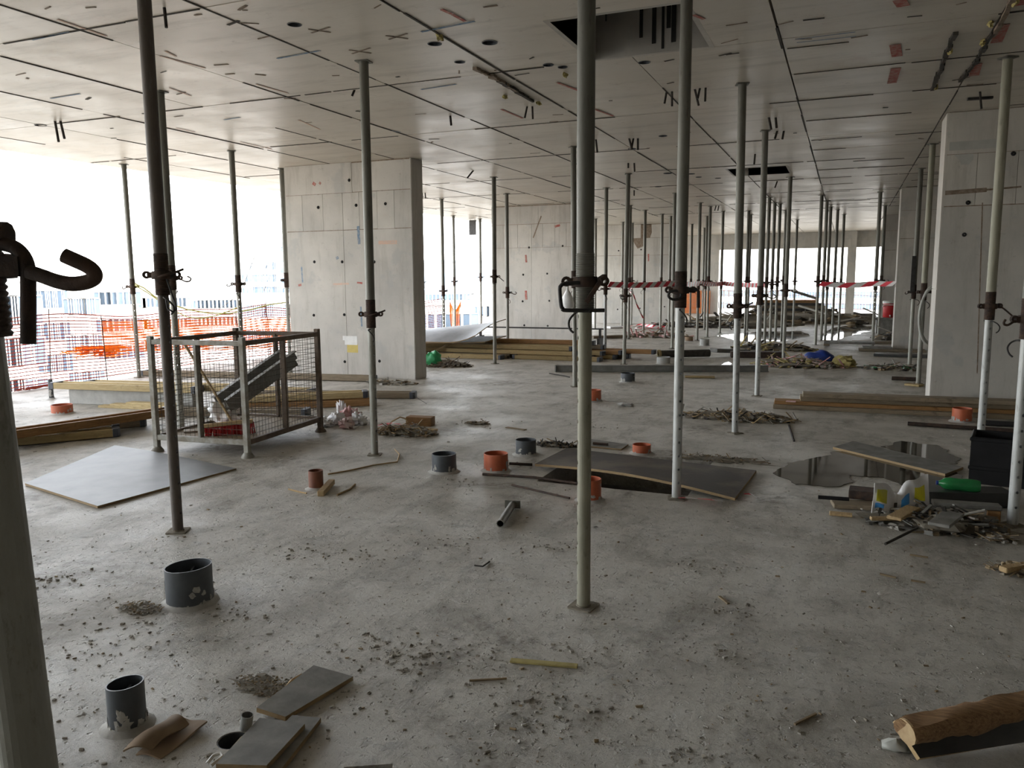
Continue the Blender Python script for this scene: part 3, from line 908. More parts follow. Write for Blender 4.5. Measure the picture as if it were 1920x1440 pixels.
# the near ones, each told apart by what it stands beside
prop(None, (1094, 1137), 530, 'tall steel prop with a squared U handle, cement-coated lower tube on bare floor', 'galv', 'ushape', YAW, math.pi / 2 + .1, inner_mat='galv_yellow', extra=('lever',), thread='galv')
prop(None, (334, 996), 517, 'dark brown steel prop standing between the grey sheet and the wire crate', 'galv_dark', 'bar', YAW + .2, 1.0, inner_mat='galv_dark')
prop(None, (1268, 935), 545, 'perforated steel prop with ring handle standing at the dark plywood pit cover', 'galv', 'ring', YAW, 0, inner_mat='galv_light', extra=('drop',))
prop((682, 115), (697, 862), 590, 'steel prop with a raised bar handle standing before the wide pale column', 'galv', 'bar', YAW, .9)
prop((1392, 157), (1378, 812), 575, 'perforated steel prop rising out of the splinter heap', 'galv', 'bar', YAW, 0, inner_mat='galv_light')
prop((1435, 245), (1424, 738), 555, 'perforated steel prop standing clear behind the splinter heap', 'galv', 'hook', YAW, .1, inner_mat='galv_light')
prop((300, 172), (356, 781), 522, 'steel prop with side hook standing right behind the wire crate', 'galv', 'hook', YAW, .6)
prop((232, 308), (270, 703), 538, 'blue-grey steel prop by the slab edge with yellow rope tied on', 'galv', 'hook_left', YAW, .3)
prop((434, 283), None, 533, 'steel prop by the slab edge with a hanging wire passing its nut', 'galv', 'hook_left', YAW, .3)
prop((528, 316), None, 526, 'steel prop close to the left edge of the wide pale column', 'galv', 'hook', YAW + .8, .1)
prop((926, 332), (928, 682), 519, 'steel prop standing in front of the long timber beam stack', 'galv', 'bar_down', YAW, 1.2)
prop((950, 363), None, 549, 'steel prop between the beam stack and the second wide column', 'galv', 'hook', YAW, .8)
prop((1075, 275), (1078, 725), 525, 'dark steel prop with a white bag hung at its nut', 'galv', 'hook_left', YAW, .2)
prop((1178, 326), (1170, 683), 555, 'steel prop standing just behind the long grey steel rail', 'galv', 'ring', YAW, .9)
prop((1137, 352), None, 542, 'steel prop where the striped tape begins beside the beam ends', 'galv', 'hook_left', YAW, 0, inner_mat='galv_light')
prop((1482, 332), None, 545, 'steel prop standing behind the blue covered rubble heap', 'galv', 'hook', YAW, .9)
prop((1890, 108), (1836, 826), 575, 'shiny perforated prop standing behind the black bin', 'galv_yellow', 'bar_down', YAW, 0, inner_mat='galv_light', extra=())
prop(None, (1898, 985), 600, 'shiny perforated prop standing between black bin and rubbish heap', 'galv', 'hook_left', YAW, .05, inner_mat='galv_light')
prop((1749, 270), (1722, 715), 548, 'steel prop with a pale hose loop beside the bright column edge', 'galv_yellow', 'bar_down', YAW, .9)
prop((1727, 316), None, 548, 'steel prop with a dark slat strapped on beside the right columns', 'galv', 'hook_left', YAW, .9)
# the crowd of props further back
G1 = 'props standing at the slab edge between the wide columns'
for t, cy in (((788, 392), 530), ((828, 373), 546), ((850, 404), 528), ((900, 410), 520)):
    prop(t, None, cy, 'steel prop at the open slab edge between the first two wide columns', hand=rng.choice(['hook', 'hook_left', 'bar']), group=G1, inner_rot=rng.uniform(0, 3), far=True)
G2 = 'props standing in front of the third wide column'
for t in ((1117, 410), (1125, 425), (1168, 416), (1182, 385), (1186, 418), (1210, 394), (1242, 401), (1258, 405), (1266, 362)):
    prop(t, None, None, 'steel prop in the rows in front of the third wide column', hand=rng.choice(['hook', 'hook_left', 'ring', 'bar']), group=G2, inner_rot=rng.uniform(0, 3), far=True)
for G3, lb, tops in (('props before the pale far wall', 'steel prop in the distant row before the pale far wall piece', ((1298, 420), (1313, 380), (1321, 427), (1326, 405), (1332, 387), (1356, 396))),
                     ('props before the wide half of the far opening', 'steel prop in the distant rows before the wide half of the far opening', ((1404, 395), (1408, 402), (1443, 370), (1453, 380), (1463, 382), (1474, 395), (1495, 412))),
                     ('props clustered at the far right puddle', 'steel prop in the tight cluster standing at the far right puddle', ((1541, 366), (1551, 377), (1558, 388), (1571, 393), (1583, 402)))):
    for t in tops:
        prop(t, None, None, lb, hand=rng.choice(['hook', 'hook_left', 'ring', 'bar', 'hook']), group=G3, inner_rot=rng.uniform(0, 3), far=True)
G4 = 'props beside the second right column'
for t in ((1651, 360), (1660, 385)):
    prop(t, None, None, 'steel prop tied with striped tape near the second right column', hand='hook', group=G4, inner_rot=.2, far=True)

# the prop right beside the camera
nb = PD(57, 1440, 1.09)
LEAN = .036                                           # it leans a little to the left
nb.x += _r0.x * LEAN * .94; nb.y += _r0.y * LEAN * .94
o = thing('shoring_prop', 'large steel prop close up with a curled hook handle and coarse thread', 'prop', (nb.x, nb.y, 0))
body = bpy.data.objects.new('tube_assembly', None)
o.rotation_mode = 'QUATERNION'
o.rotation_quaternion = Quaternion(Vector((-_r0.y, _r0.x, 0)), -LEAN)
bpy.data.objects.remove(body)
inst('base_plate', BASE, o)
inst('inner_tube', INNER['galv_in'], o, (0, 0, .006), (0, 0, -.35))
NZ = zpix(nb.x, nb.y, 632)
inst('outer_tube', OUTER['galv'], o, (0, 0, NZ), scale=(1, 1, H - NZ - .004))
inst('thread', THREAD, o, (0, 0, NZ))
inst('head_plate', HEAD, o, (0, 0, H - .001))
bpy.context.view_layer.update()
NINV = o.matrix_world.inverted()
dn = depth((nb.x, nb.y, 1.6))
def npx(x, y, dd=0.0): return PD(x, y, dn + dd)
def nbuild(m, nm, par=None):
    m.v = [NINV @ v for v in m.v]
    return m.build(nm, M['rust'], par or o, smooth=60, local=True)
c0 = npx(-25, 500)
m = MB()
m.bar(npx(-30, 500, -.04), npx(48, 500, -.04), .03, .024)
m.cyl(npx(-30, 440, -.04), npx(15, 441, -.04), .016, 10)
nut = nbuild(m, 'nut_lug')
m = MB().lathe([(.056, -.015), (.056, .015), (R_OUT + .003, .015), (R_OUT + .003, -.015)], (0, 0, (NINV @ c0).z), 20)
m.build('nut', M['rust'], o, smooth=40, local=True)
nbuild(MB().sweep(curve([npx(-14, 455, -.045), npx(10, 458, -.045), npx(30, 466, -.045), npx(45, 483, -.045), npx(52, 505, -.045), npx(53, 540, -.045), npx(53, 645, -.045)], 5), .0088, 12), 'pin')
hk = [(55, 510), (80, 518), (105, 527), (130, 532), (152, 531), (170, 526), (178, 517), (174, 507), (162, 498), (145, 490), (120, 479)]
nbuild(MB().sweep(curve([npx(x, y, -.05 - .02 * k / 10) for k, (x, y) in enumerate(hk)], 4), .0088, 12), 'handle')

# ------------------------------------------------------------------ outside: ground and buildings far below and beyond
GZ = -14.0
MB().box((-60, 250, GZ - .5), (1600, 1600, 1)).build('ground', M['ground'], origin=(0, 0, GZ), kind='structure')
WIN = {}
def window_mesh(w, h, key):
    if key not in WIN:
        m = MB()
        m.box((0, .02, 0), (w, .1, h))
        m.cur = 1
        m.box((0, -.04, h / 2 + .05), (w + .2, .18, .1)).box((0, -.04, -h / 2 - .05), (w + .2, .18, .1))
        m.box((-w / 2 - .05, -.04, 0), (.1, .18, h + .2)).box((w / 2 + .05, -.04, 0), (.1, .18, h + .2)).box((0, -.03, 0), (.08, .1, h))
        WIN[key] = m.mesh('window', [M['glass'], M['facade']])
    return WIN[key]
def building(xl, xr, yt, D, dep, label, wall='facade', rows=3, cols=6, ww=1.4, wh=1.6, z0=None, roof=None, top_gap=1.2, rowh=3.4, band=None, slabs=False):
    dl = ray(xl, 520); dr = ray(xr, 520)
    ang = lambda d: Vector((d.x, d.y, 0)).normalized()
    a, b = ang(dl) * D, ang(dr) * D
    ex = (b - a); W = ex.length; ex.normalize()
    ey = Vector((-ex.y, ex.x, 0))
    if ey.dot(a) < 0: ey = -ey
    mid = (a + b) / 2
    zt = zpix(mid.x, mid.y, yt)
    o = thing('building', label, 'building', (mid.x, mid.y, GZ))
    rz = math.atan2(ex.y, ex.x)
    o.rotation_euler = (0, 0, rz)
    hgt = zt - GZ
    MB().box((0, dep / 2, hgt / 2), (W, dep, hgt)).build('wall', M[wall], o, local=True)
    m = MB()
    m.box((0, dep / 2, hgt + .2), (W + .5, dep + .5, .4)).build('roof', M[roof or wall], o, local=True)
    if band:
        MB().box((0, -.1, hgt - band / 2 - .6), (W * .98, .3, band)).build('cladding_band', M['facade_blue'], o, local=True)
    wm = window_mesh(ww, wh, (ww, wh))
    for r in range(rows):
        z = hgt - (band or 0) - top_gap - wh / 2 - r * rowh
        if z < 1: break
        for c in range(cols):
            x = -W / 2 + W * (c + .5) / cols
            inst('window', wm, o, (x, -.03, z))
        if slabs: MB().box((0, -.5, z - rowh / 2), (W, 1.0, .25)).build('balcony_slab', M['facade'], o, local=True)
    return o
building(-60, 58, 528, 76, 8, 'pale low apartment block with tall blue windows seen beyond the net', cols=5, rows=3, ww=2.0, wh=2.2)
building(66, 120, 524, 98, 8, 'pale low apartment block with paired square windows and flat roof', cols=4, rows=3, ww=1.6, wh=1.8)
building(124, 174, 536, 84, 7, 'pale low apartment block with small windows and a white upper storey', cols=5, rows=3, ww=1.2, wh=1.4)
building(178, 256, 530, 112, 8, 'long white building with a wide grey flat roof beyond the site', cols=7, rows=3, ww=1.3, wh=1.5, roof='facade_grey')
building(260, 350, 545, 140, 8, 'low white terrace with many small square windows beyond the site', cols=12, rows=3, ww=1.2, wh=1.4)
building(354, 446, 552, 168, 8, 'lowest white terrace in front of the tower frames', cols=12, rows=2, ww=1.2, wh=1.4)
building(443, 468, 505, 205, 10, 'narrow grey concrete block beside the unfinished tower', wall='facade_grey', cols=4, rows=6, ww=1.6, wh=1.8)
building(471, 520, 484, 235, 14, 'unfinished grey tower with open floors and projecting slabs', wall='facade_grey', cols=5, rows=8, ww=3.5, wh=2.0, slabs=True)
building(523, 556, 456, 275, 14, 'tall white tower with regular small windows and flat crown', cols=5, rows=15, ww=2.0, wh=1.7, roof='facade_blue')
building(452, 560, 556, 118, 8, 'low white podium building at the foot of the towers', cols=9, rows=2, ww=2.2, wh=1.6)
building(770, 914, 492, 160, 25, 'long white office building with a pale blue upper band', cols=20, rows=6, ww=1.3, wh=2.6, band=5.5, roof='facade_blue', top_gap=.8, rowh=3.3)
building(880, 960, 560, 120, 14, 'low white block beyond the second barrier net', cols=7, rows=3, ww=1.3, wh=1.4)
building(790, 890, 572, 105, 10, 'low grey block with dark openings beyond the second barrier net', wall='facade_grey', cols=6, rows=2, ww=2.0, wh=1.8)
building(1340, 1470, 536, 240, 20, 'pale long block seen through the left half of the far opening', cols=14, rows=4, ww=1.6, wh=1.8)
building(1480, 1660, 540, 260, 20, 'pale long block seen through the right half of the far opening', cols=16, rows=4, ww=1.6, wh=1.8)

# ------------------------------------------------------------------ barrier nets on the slab edge
def net(a, b, h, label, mat, sag=.06, cell=(.1, .055), out=0.0, z0=.06, th=.0055, lean=0.0, zfun=None, mat2=None):
    a, b = Vector(a), Vector(b)
    L = (b - a).length; d = (b - a).normalized(); nrm = Vector((-d.y, d.x, 0))
    m = MB()
    nx = max(2, int(L / cell[0])); nz = max(2, int(h / cell[1]))
    def pt(u, v):
        x = u * L
        z_top = h - sag * (1 - math.cos(x * 2 * math.pi / 2.6)) * .5 - .03 * math.sin(x * 1.1)
        z = z0 + v * (z_top - z0)
        if zfun: z = zfun(u, v, z)
        off = out + .05 * math.sin(x * 1.7 + v * 2.3) + lean * (v - .5) + .03 * math.sin(x * 4.1)
        p = a + d * x + nrm * off
        return Vector((p.x, p.y, z))
    for j in range(nz + 1):
        big = j in (0, nz) or j % 6 == 0
        pts = [pt(k / (nx // 2), j / nz) for k in range(nx // 2 + 1)]
        m.sweep(pts, th * (1.6 if big else 1.3), 4)
    for k in range(nx + 1):
        pts = [pt(k / nx, j / 8) for j in range(9)]
        m.sweep(pts, th * .55, 3)
    o = thing('barrier_net', label, 'net', (a.x, a.y, 0))
    m.build('mesh', mat, o)
    for u in [0, .25, .5, .75, 1.0]:
        p = pt(u, 0); q = pt(u, 1)
        MB().cyl((p.x, p.y, 0), (q.x, q.y, q.z + .08), .007, 6).build('post', M['rebar'], o)
    MB().sweep([pt(k / 20, 1) for k in range(21)], .006, 5).build('top_rope', M['net_red'], o)
    return o
EX = XL + .06
net((EX, 3.5, 0), (EX, 13.5, 0), 1.1, 'red-orange mesh barrier net along the slab edge beside the crate', M['net_red'])
net((EX, 13.5, 0), (EX, 21.5, 0), 1.05, 'red mesh barrier net at slab edge between first and second columns', M['net_red'])
def foldz(u, v, z): return .22 + .42 * abs(u - .62) + v * (.62 - .25 * abs(u - .5))
net((EX + .22, 9.3, 0), (EX + .22, 15.5, 0), 1.1, 'bright orange doubled mesh net sagging behind the wire crate', M['net'], cell=(.08, .045), out=.02, th=.0045, zfun=foldz)
def foldz2(u, v, z): return .1 + v * (.85 - .3 * math.sin(u * 3.1))
_n = PX(850, 590, EX).y
net((EX, _n - .15, 0), (EX + .02, _n + .5, 0), 1.0, 'crumpled red net bunched on a post beside the hanging board', M['net'], cell=(.06, .035), th=.005, zfun=foldz2)
net((-9.2, YF - .2, 0), (-5.6, YF - .25, 0), 1.05, 'orange net patch standing in the gap left of the third column', M['net'], cell=(.09, .04), th=.008)
net((-5.2, YF + .5, 0), (3.0, YF + .5, 0), 1.05, 'pale wire and mesh guard across the bright far opening', M['net_red'], cell=(.3, .2), th=.006)
m = MB()
for k in range(16):
    a = PX(35 + k * 5.2, 742 - k * 1.6 - rng.uniform(0, 3), XL + .12); a.z = .02
    m.sweep([a + Vector((rng.uniform(-.1, .1), rng.uniform(-.2, .2), rng.uniform(0, .03))) for _ in range(5)], .005, 4)
tag(m.build('net_scrap', M['net_red']), 'tangled strip of red net lying on the slab edge', 'net')
m = MB()
for k in range(60):
    c = PX(rng.uniform(142, 225), rng.uniform(650, 668), XL + .02)
    m.sweep([c + Vector((rng.uniform(-.1, .1), rng.uniform(-.25, .25), rng.uniform(-.04, .04))) for _ in range(4)], .006, 4)
tag(m.build('net_scrap', M['net']), 'small crumpled orange net bundle caught outside the barrier net', 'net')

# ------------------------------------------------------------------ timber formwork beams (I-section with plastic end caps)
def hbeam(p0, p1, label, wood='beam_wood', capm='cap', group=None, flat=True, hgt=.08, caps=(1, 1), roll=0.0):
    """p0, p1: middle of the beam's ends; lies on its side: two flanges with the web between them"""
    p0, p1 = Vector(p0), Vector(p1)
    o = thing('timber_beam', label, 'beam', ((p0.x + p1.x) / 2, (p0.y + p1.y) / 2, min(p0.z, p1.z) - hgt / 2), group)
    d = (p1 - p0).normalized()
    L = (p1 - p0).length
    sd = Vector((0, 0, 1)).cross(d).normalized(); up = d.cross(sd)
    rz = math.atan2(d.y, d.x); ry = -math.asin(d.z)
    o.rotation_euler = (roll, ry, rz)
    o.location = (p0 + p1) / 2
    for s_ in (-1, 1):
        m = MB().box((0, s_ * .08, 0), (L - .05, .04, hgt))
        m.build('flange', M[wood], o, local=True, bevel=.004)
    MB().box((0, 0, 0), (L - .06, .125, .028)).build('web', M[wood], o, local=True)
    for k, e in enumerate((-1, 1)):
        if not caps[k]: continue
        m = MB()
        x = e * L / 2
        pr = [(x - e * .06, -.104), (x - e * .01, -.104), (x + e * .012, -.07), (x + e * .012, .07), (x - e * .01, .104), (x - e * .06, .104)]
        m.prism(pr, -hgt / 2 - .004, hgt / 2 + .004)
        m.build('end_cap', M[capm], o, local=True, bevel=.004)
    return o
GB = 'loose formwork beams on the floor'
# left pile in front of the crate
hbeam(P(-110, 838, .05), P(222, 808, .05), 'yellow timber beam lying at the front of the left pile', 'beam_wood')
a, b = P(-110, 838, .05), P(222, 808, .05)
off = (b - a).normalized().cross(Vector((0, 0, 1))) * -.235
hbeam(a + off, b + off + Vector((.02, .0, 0)), 'yellow timber beam lying second from the front of the left pile', 'beam_wood')
hbeam(a + off * 2.1, b + off * 2.1 + (b - a).normalized() * .3, 'brown-shaded timber beam at the back of the left pile with dark blue cap', 'beam_wood_old')
hbeam(P(-110, 832, .152), P(322, 770, .152), 'long brown timber beam laid slanting across the left pile towards the crate', 'beam_wood_brown')
q = P(255, 797, .105)
tag(MB().bar(P(175, 790, .105), P(268, 783, .105), .12, .016).build('board', M['offcut'], bevel=.003), 'thin pale board lying on the left beam pile under the brown beam', 'board')
# pale pile behind the crate
def row(xl, yl, xr, yr, z, label, wood, caps=(1, 1), dy=0):
    hbeam(P(xl, yl, z), P(xr, yr, z), label, wood, caps=caps)
box0, box1 = P(140, 741, .1), P(372, 749, .1)
tag(MB().bar(box0, box1, .2, .2).bar(box0 + Vector((0, 0, .105)), box1 + Vector((0, 0, .105)), .3, .012).build('box_beam', M['pipe_pale'], bevel=.006), 'pale grey boxed beam under the yellow beams by the slab edge', 'beam')
bdir = (box1 - box0).normalized(); bnrm = Vector((-bdir.y, bdir.x, 0)); bz = Vector((0, 0, .149))
hbeam(box0 - bdir * .2 - bnrm * .1 + bz, box1 + bdir * .1 - bnrm * .1 + bz, 'pale yellow beam lying on the grey boxed beam', 'beam_wood_pale')
hbeam(box0 + bdir * .12 + bnrm * .115 + bz, box1 + bdir * .5 + bnrm * .115 + bz, 'pale yellow beam behind the one on the grey boxed beam', 'beam_wood_pale')
hbeam((-10.0, 8.85, .045), (-6.9, 9.17, .045), 'pale yellow beam reaching behind the crate to the column foot', 'beam_wood_pale')
hbeam(P(243, 702, .05) + Vector((0, .3, 0)), P(690, 712, .05) + Vector((.0, .2, 0)), 'rearmost weathered beam lying against the foot of the wide column', 'beam_wood_old')
hbeam(P(430, 749, .129), P(688, 738, .129), 'pale yellow beam on the pile with a blue cap by the front prop', 'beam_wood_pale')
hbeam(P(425, 762, .045), P(702, 753, .045), 'brown lower beam under the pale yellow beam with the blue cap', 'beam_wood_brown')
hbeam(P(455, 744, .05) + Vector((.0, .3, 0)), P(775, 741, .045) + Vector((0, .05, 0)), 'yellow beam poking out past the front prop with a bent wire', 'beam_wood_old')
hbeam(P(300, 772, .05), P(578, 772, .05), 'short weathered beam lying right behind the wire crate', 'beam_wood_old')
for k, (x0, y0, x1, y1) in enumerate(((190, 761, 325, 767), (212, 758, 332, 763), (242, 755, 335, 759))):
    tag(MB().bar(P(x0, y0, .014 + .028 * k), P(x1, y1, .014 + .028 * k), .12, .028).build('board', M['beam_wood_pale'], bevel=.003),
        ['lowest pale board in the small stack beside the orange socket', 'middle pale board in the small stack beside the orange socket', 'top pale board in the small stack beside the orange socket'][k], 'board')
a = P(777, 741, .06)
tag(MB().sweep([a, P(785, 748, .05), P(800, 757, .004)], .003, 5).build('wire', M['rebar']), 'thin bent wire sticking out of the yellow beam end', 'wire')
# long stack between the first two columns
ST = 'beams in the long stack between the columns'
def stack(y, z, x0, x1, wood, caps, label):
    hbeam((x0, y, z), (x1, y + rng.uniform(-.03, .03), z), label, wood, caps=caps)
stack(14.62, .045, -8.6, -6.35, 'beam_wood', (0, 1), 'short yellow beam on the floor at the front of the long stack')
stack(14.85, .045, -6.2, -4.35, 'beam_wood', (1, 1), 'short beam on the floor at the front right of the long stack')
stack(14.88, .045, -8.9, -6.3, 'beam_wood_old', (1, 0), 'weathered beam on the floor under the front of the long stack')
stack(15.15, .045, -8.8, -4.6, 'beam_wood_old', (1, 1), 'weathered floor beam in the second row of the long stack')
stack(15.4, .045, -8.9, -4.2, 'beam_wood', (1, 1), 'yellow floor beam in the third row of the long stack')
stack(15.68, .045, -8.7, -4.0, 'beam_wood_old', (1, 1), 'weathered floor beam in the fourth row of the long stack')
stack(14.95, .132, -8.8, -4.9, 'beam_wood', (0, 1), 'yellow beam in the second layer at the front of the long stack')
stack(15.2, .132, -8.6, -4.4, 'beam_wood', (1, 1), 'yellow beam in the second layer behind the front one')
stack(15.45, .132, -8.7, -4.1, 'beam_wood_brown', (1, 1), 'brown beam in the second layer of the long stack')
stack(15.75, .135, -8.5, -3.5, 'beam_wood_brown', (1, 1), 'brown beam reaching farthest right out of the long stack')
stack(15.1, .22, -8.7, -5.0, 'beam_wood', (1, 1), 'yellow beam in the third layer at the front of the long stack')
stack(15.35, .22, -8.6, -4.9, 'beam_wood', (1, 1), 'yellow beam in the third layer behind the front one')
stack(15.62, .22, -8.8, -4.5, 'beam_wood_old', (1, 1), 'weathered beam in the third layer of the long stack')
stack(15.5, .308, -8.5, -4.7, 'beam_wood_brown', (1, 1), 'brown beam on top of the long stack')
tag(MB().bar((-8.0, 16.9, .5), (-4.9, 16.95, .5), .05, .03).bar((-7.9, 16.9, .25), (-7.9, 16.9, .5), .05, .05).bar((-5.0, 16.95, .25), (-5.0, 16.95, .5), .05, .05).bar((-7.9, 16.9, .0), (-7.9, 16.9, .3), .3, .06).bar((-5.0, 16.95, .0), (-5.0, 16.95, .3), .3, .06).build('rail_trestle', M['darksteel'], bevel=.003), 'thin dark rail on low feet behind the long beam stack', 'rail')
# plywood sheets on the stack
def lerp4(c, u, v): return c[0] * (1 - u) * (1 - v) + c[1] * u * (1 - v) + c[2] * u * v + c[3] * (1 - u) * v
def ply(c, th, mat, label, wave=None, edge='ply_edge', name='plywood_sheet', nu=10, nv=8, cat='plywood'):
    c = [Vector(p) for p in c]
    def fn(u, v):
        p = lerp4(c, u, v)
        return p + Vector((0, 0, wave(u, v))) if wave else p
    m = MB()
    m.sheet(fn, nu, nv, th)
    n_face = nu * nv * 2
    for k in range(len(m.f)): m.mi[k] = 0 if k < n_face else 1
    return tag(m.build(name, [M[mat], M[edge]], smooth=40), label, cat)
ply([(-8.75, 14.3, .33), (-6.85, 14.45, .335), (-6.75, 15.75, .70), (-8.7, 15.6, .50)], .018, 'ply_grey', 'large grey plywood sheet curling up on the long beam stack', lambda u, v: .16 * (max(0, u - .68) / .32) ** 2 * (1 - .7 * v) + .05 * math.sin(v * 3.1))
ply([(-8.9, 14.55, .272), (-6.75, 14.65, .29), (-6.55, 15.3, .372), (-8.6, 15.3, .372)], .018, 'ply_dusty', 'grey plywood sheet lying under the curled sheet on the stack', lambda u, v: .05 * u * u)
ply([(-8.95, 14.05, .05), (-8.15, 14.15, .10), (-8.05, 14.48, .27), (-8.9, 14.48, .24)], .018, 'ply_grey', 'small grey plywood piece propped at the column end of the stack')
tag(MB().bar((-7.95, 14.6, .105), (-7.65, 14.95, .285), .05, .03).build('wood_strip', M['offcut'], bevel=.003), 'pale wood strip leaning on the stack under the grey sheets', 'wood')

# ------------------------------------------------------------------ wire crate with its contents
CR = thing('wire_crate', 'open steel crate with wire mesh sides and worn grey paint', 'crate', (-5.55, 6.2, 0))
cu = Vector((.995, .10, 0)).normalized(); cv = Vector((-.10, .995, 0)).normalized()
cw, cd, ch = 1.0, 1.28, 1.1
def C(u, v, z): return Vector((-5.55, 6.2, 0)) + cu * (u * cw / 2) + cv * (v * cd / 2) + Vector((0, 0, z))
for u, v in ((-1, -1), (1, -1), (1, 1), (-1, 1)):
    mt = M['stage_paint'] if v < 0 else M['stage_rust']
    pb = MB().bar(C(u, v, .0), C(u, v, ch), .05, .05, cu).build('corner_post', mt, CR, bevel=.004)
    f = MB().lathe([(.06, 0), (.06, .012), (.032, .05), (.0001, .05), (.0001, 0)], C(u, v, 0) - CR.location, 12)
    f.build('foot', mt, pb, smooth=40, local=True)
sides = [((-1, -1), (1, -1)), ((1, -1), (1, 1)), ((1, 1), (-1, 1)), ((-1, 1), (-1, -1))]
for k, (a, b) in enumerate(sides):
    mt = M['stage_paint'] if k == 0 else M['stage_rust']
    MB().bar(C(*a, 1.045), C(*b, 1.045), .04, .045).build('top_rail', mt, CR, bevel=.003)
    MB().bar(C(*a, .14), C(*b, .14), .04, .05).build('bottom_rail', mt, CR, bevel=.003)
    mu, mv = (a[0] + b[0]) / 2, (a[1] + b[1]) / 2
    MB().bar(C(mu * .99, mv * .99, .14), C(mu * .99, mv * .99, 1.045), .055 if k % 2 == 0 else .03, .03 if k % 2 == 0 else .055, cu).build('upright', mt, CR, bevel=.003)
    m = MB(); L = (C(*a, 0) - C(*b, 0)).length
    n_ = int(L / .05)
    inn = .975
    for i in range(1, n_):
        t = i / n_
        p = C(a[0] * inn + (b[0] - a[0]) * inn * t, a[1] * inn + (b[1] - a[1]) * inn * t, .16); p2 = p.copy(); p2.z = 1.03
        m.cyl(p, p2, .0021, 4)
    for i in range(1, 18):
        z = .15 + i * .05
        m.cyl(C(a[0] * inn, a[1] * inn, z), C(b[0] * inn, b[1] * inn, z), .0021, 4)
    m.build('wire_panel', M['wire'], CR)
m = MB()
m.prism([C(-.96, -.96, 0), C(.96, -.96, 0), C(.96, .96, 0), C(-.96, .96, 0)], .125, .143)
m.build('floor_sheet', M['beam_wood_old'], CR)
# things in the crate
a, b = P(432, 775, .2), P(585, 718, .2)
m = MB()
e0, e1 = C(-.15, -.3, .38), C(.5, .84, .80)
dd = (e1 - e0).normalized(); sdv = dd.cross(Vector((0, 0, 1))).normalized(); upv = sdv.cross(dd)
m.bar(e0, e1, .2, .012)
m.bar(e0 + sdv * .1 + upv * .045, e1 + sdv * .1 + upv * .045, .012, .09)
m.bar(e0 - sdv * .1 + upv * .045, e1 - sdv * .1 + upv * .045, .012, .09)
m.bar(e0 + sdv * .125 + upv * .09, e1 + sdv * .125 + upv * .09, .06, .012)
m.bar(e0 - sdv * .125 + upv * .09, e1 - sdv * .125 + upv * .09, .06, .012)
m.bar(e0 - upv * .05, e0 - upv * .05 + dd * .9, .12, .07)
tag(m.build('steel_trough', M['steel_rail'], bevel=.002), 'long folded grey steel trough leaning inside the wire crate', 'steel')
m = MB()
m.lump(C(-.25, -.35, .33), .09, .08, .1, 3, 14, 9, .3, 2.5)
m.lump(C(-.1, -.28, .25), .12, .1, .11, 8, 14, 9, .35, 2.5)
tag(m.build('crumpled_bag', M['bag'], smooth=50), 'crumpled white bag under the low end of the steel trough', 'bag')
br = thing('broom', 'red broom with a thin wooden handle leaning inside the wire crate', 'broom', C(.35, -.55, .143))
h0, h1 = C(.3, -.55, .24), C(-.945, -.38, 1.03)
MB().sweep([h0, h0.lerp(h1, .5) + Vector((0, 0, .01)), h1], .0125, 10).build('handle', M['offcut'], br, smooth=60)
b0, b1 = C(-.15, -.78, .24), C(.62, -.42, .27)
MB().bar(b0, b1, .05, .035).build('head', M['offcut'], br, bevel=.004)
m = MB()
for k in range(26):
    for j in (-1, 0, 1):
        p = b0.lerp(b1, (k + .5) / 26) + Vector((0, j * .014, -.01))
        m.cyl(p, p + Vector((rng.uniform(-.02, .02), j * .012 + rng.uniform(-.01, .01), -.085 - .03 * k / 26)), .008, 4)
m.build('bristles', M['red'], br)
for k, (u0, v0, u1, v1, w) in enumerate(((-.8, -.6, -.2, -.2, .14), (-.7, -.2, .0, .1, .1), (-.9, .1, -.3, .5, .12))):
    tag(MB().bar(C(u0, v0, .152 + .016 * k), C(u1, v1, .152 + .016 * k), w, .016).build('board_scrap', M['beam_wood_old'], bevel=.002),
        ['short dark board scrap on the crate floor near its front post', 'narrow dark board scrap on the middle of the crate floor', 'dark board scrap on the crate floor at its back'][k], 'board')

# ------------------------------------------------------------------ floor sheets and boards
ply([P(47, 908, .012), P(183, 951, .012), P(443, 878, .012), P(215, 838, .03)], .018, 'ply_grey', 'large grey film-faced plywood sheet lying flat beside the crate', lambda u, v: .012 * math.sin(u * 4) * v + .02 * v * max(0, .4 - u))
ply([P(1003, 872, .03), P(1378, 937, .012), P(1418, 884, .012), P(1062, 842, .05)], .02, 'ply_dark', 'wet dark brown plywood sheet covering the floor shaft', lambda u, v: .05 * math.sin(u * 3.1) * (1 - v), nu=14)
ply([P(1078, 835, .008), P(1165, 843, .008), P(1178, 834, .008), P(1100, 823, .008)], .012, 'ply_dusty', 'small grey board lying at the back edge of the wet plywood')
ply([P(1562, 840, .012), P(1772, 891, .012), P(1806, 878, .012), P(1600, 829, .012)], .022, 'ply_dusty', 'narrow weathered plank lying across the puddle')
ply([P(405, 1437, .03), P(500, 1440, .03), P(572, 1361, .03), P(487, 1350, .03)], .018, 'ply_dusty', 'dusty plywood offcut bridging the round floor hole')
ply([P(440, 1452, .012), P(528, 1446, .012), P(602, 1350, .012), P(548, 1345, .012)], .018, 'ply_dusty', 'dusty plywood offcut lying under the one at the round hole')
ply([P(481, 1331, .02), P(535, 1348, .012), P(662, 1272, .012), P(588, 1251, .02)], .018, 'ply_dusty', 'longer dusty plywood offcut with ragged edge beside the dirt')
tag(MB().sweep([P(532, 1292, .02), P(548, 1276, .02), P(565, 1264, .02)], [.003, .008, .003], 6).build('splinter', M['offcut']), 'pale curved splinter along the longer plywood offcut', 'wood')
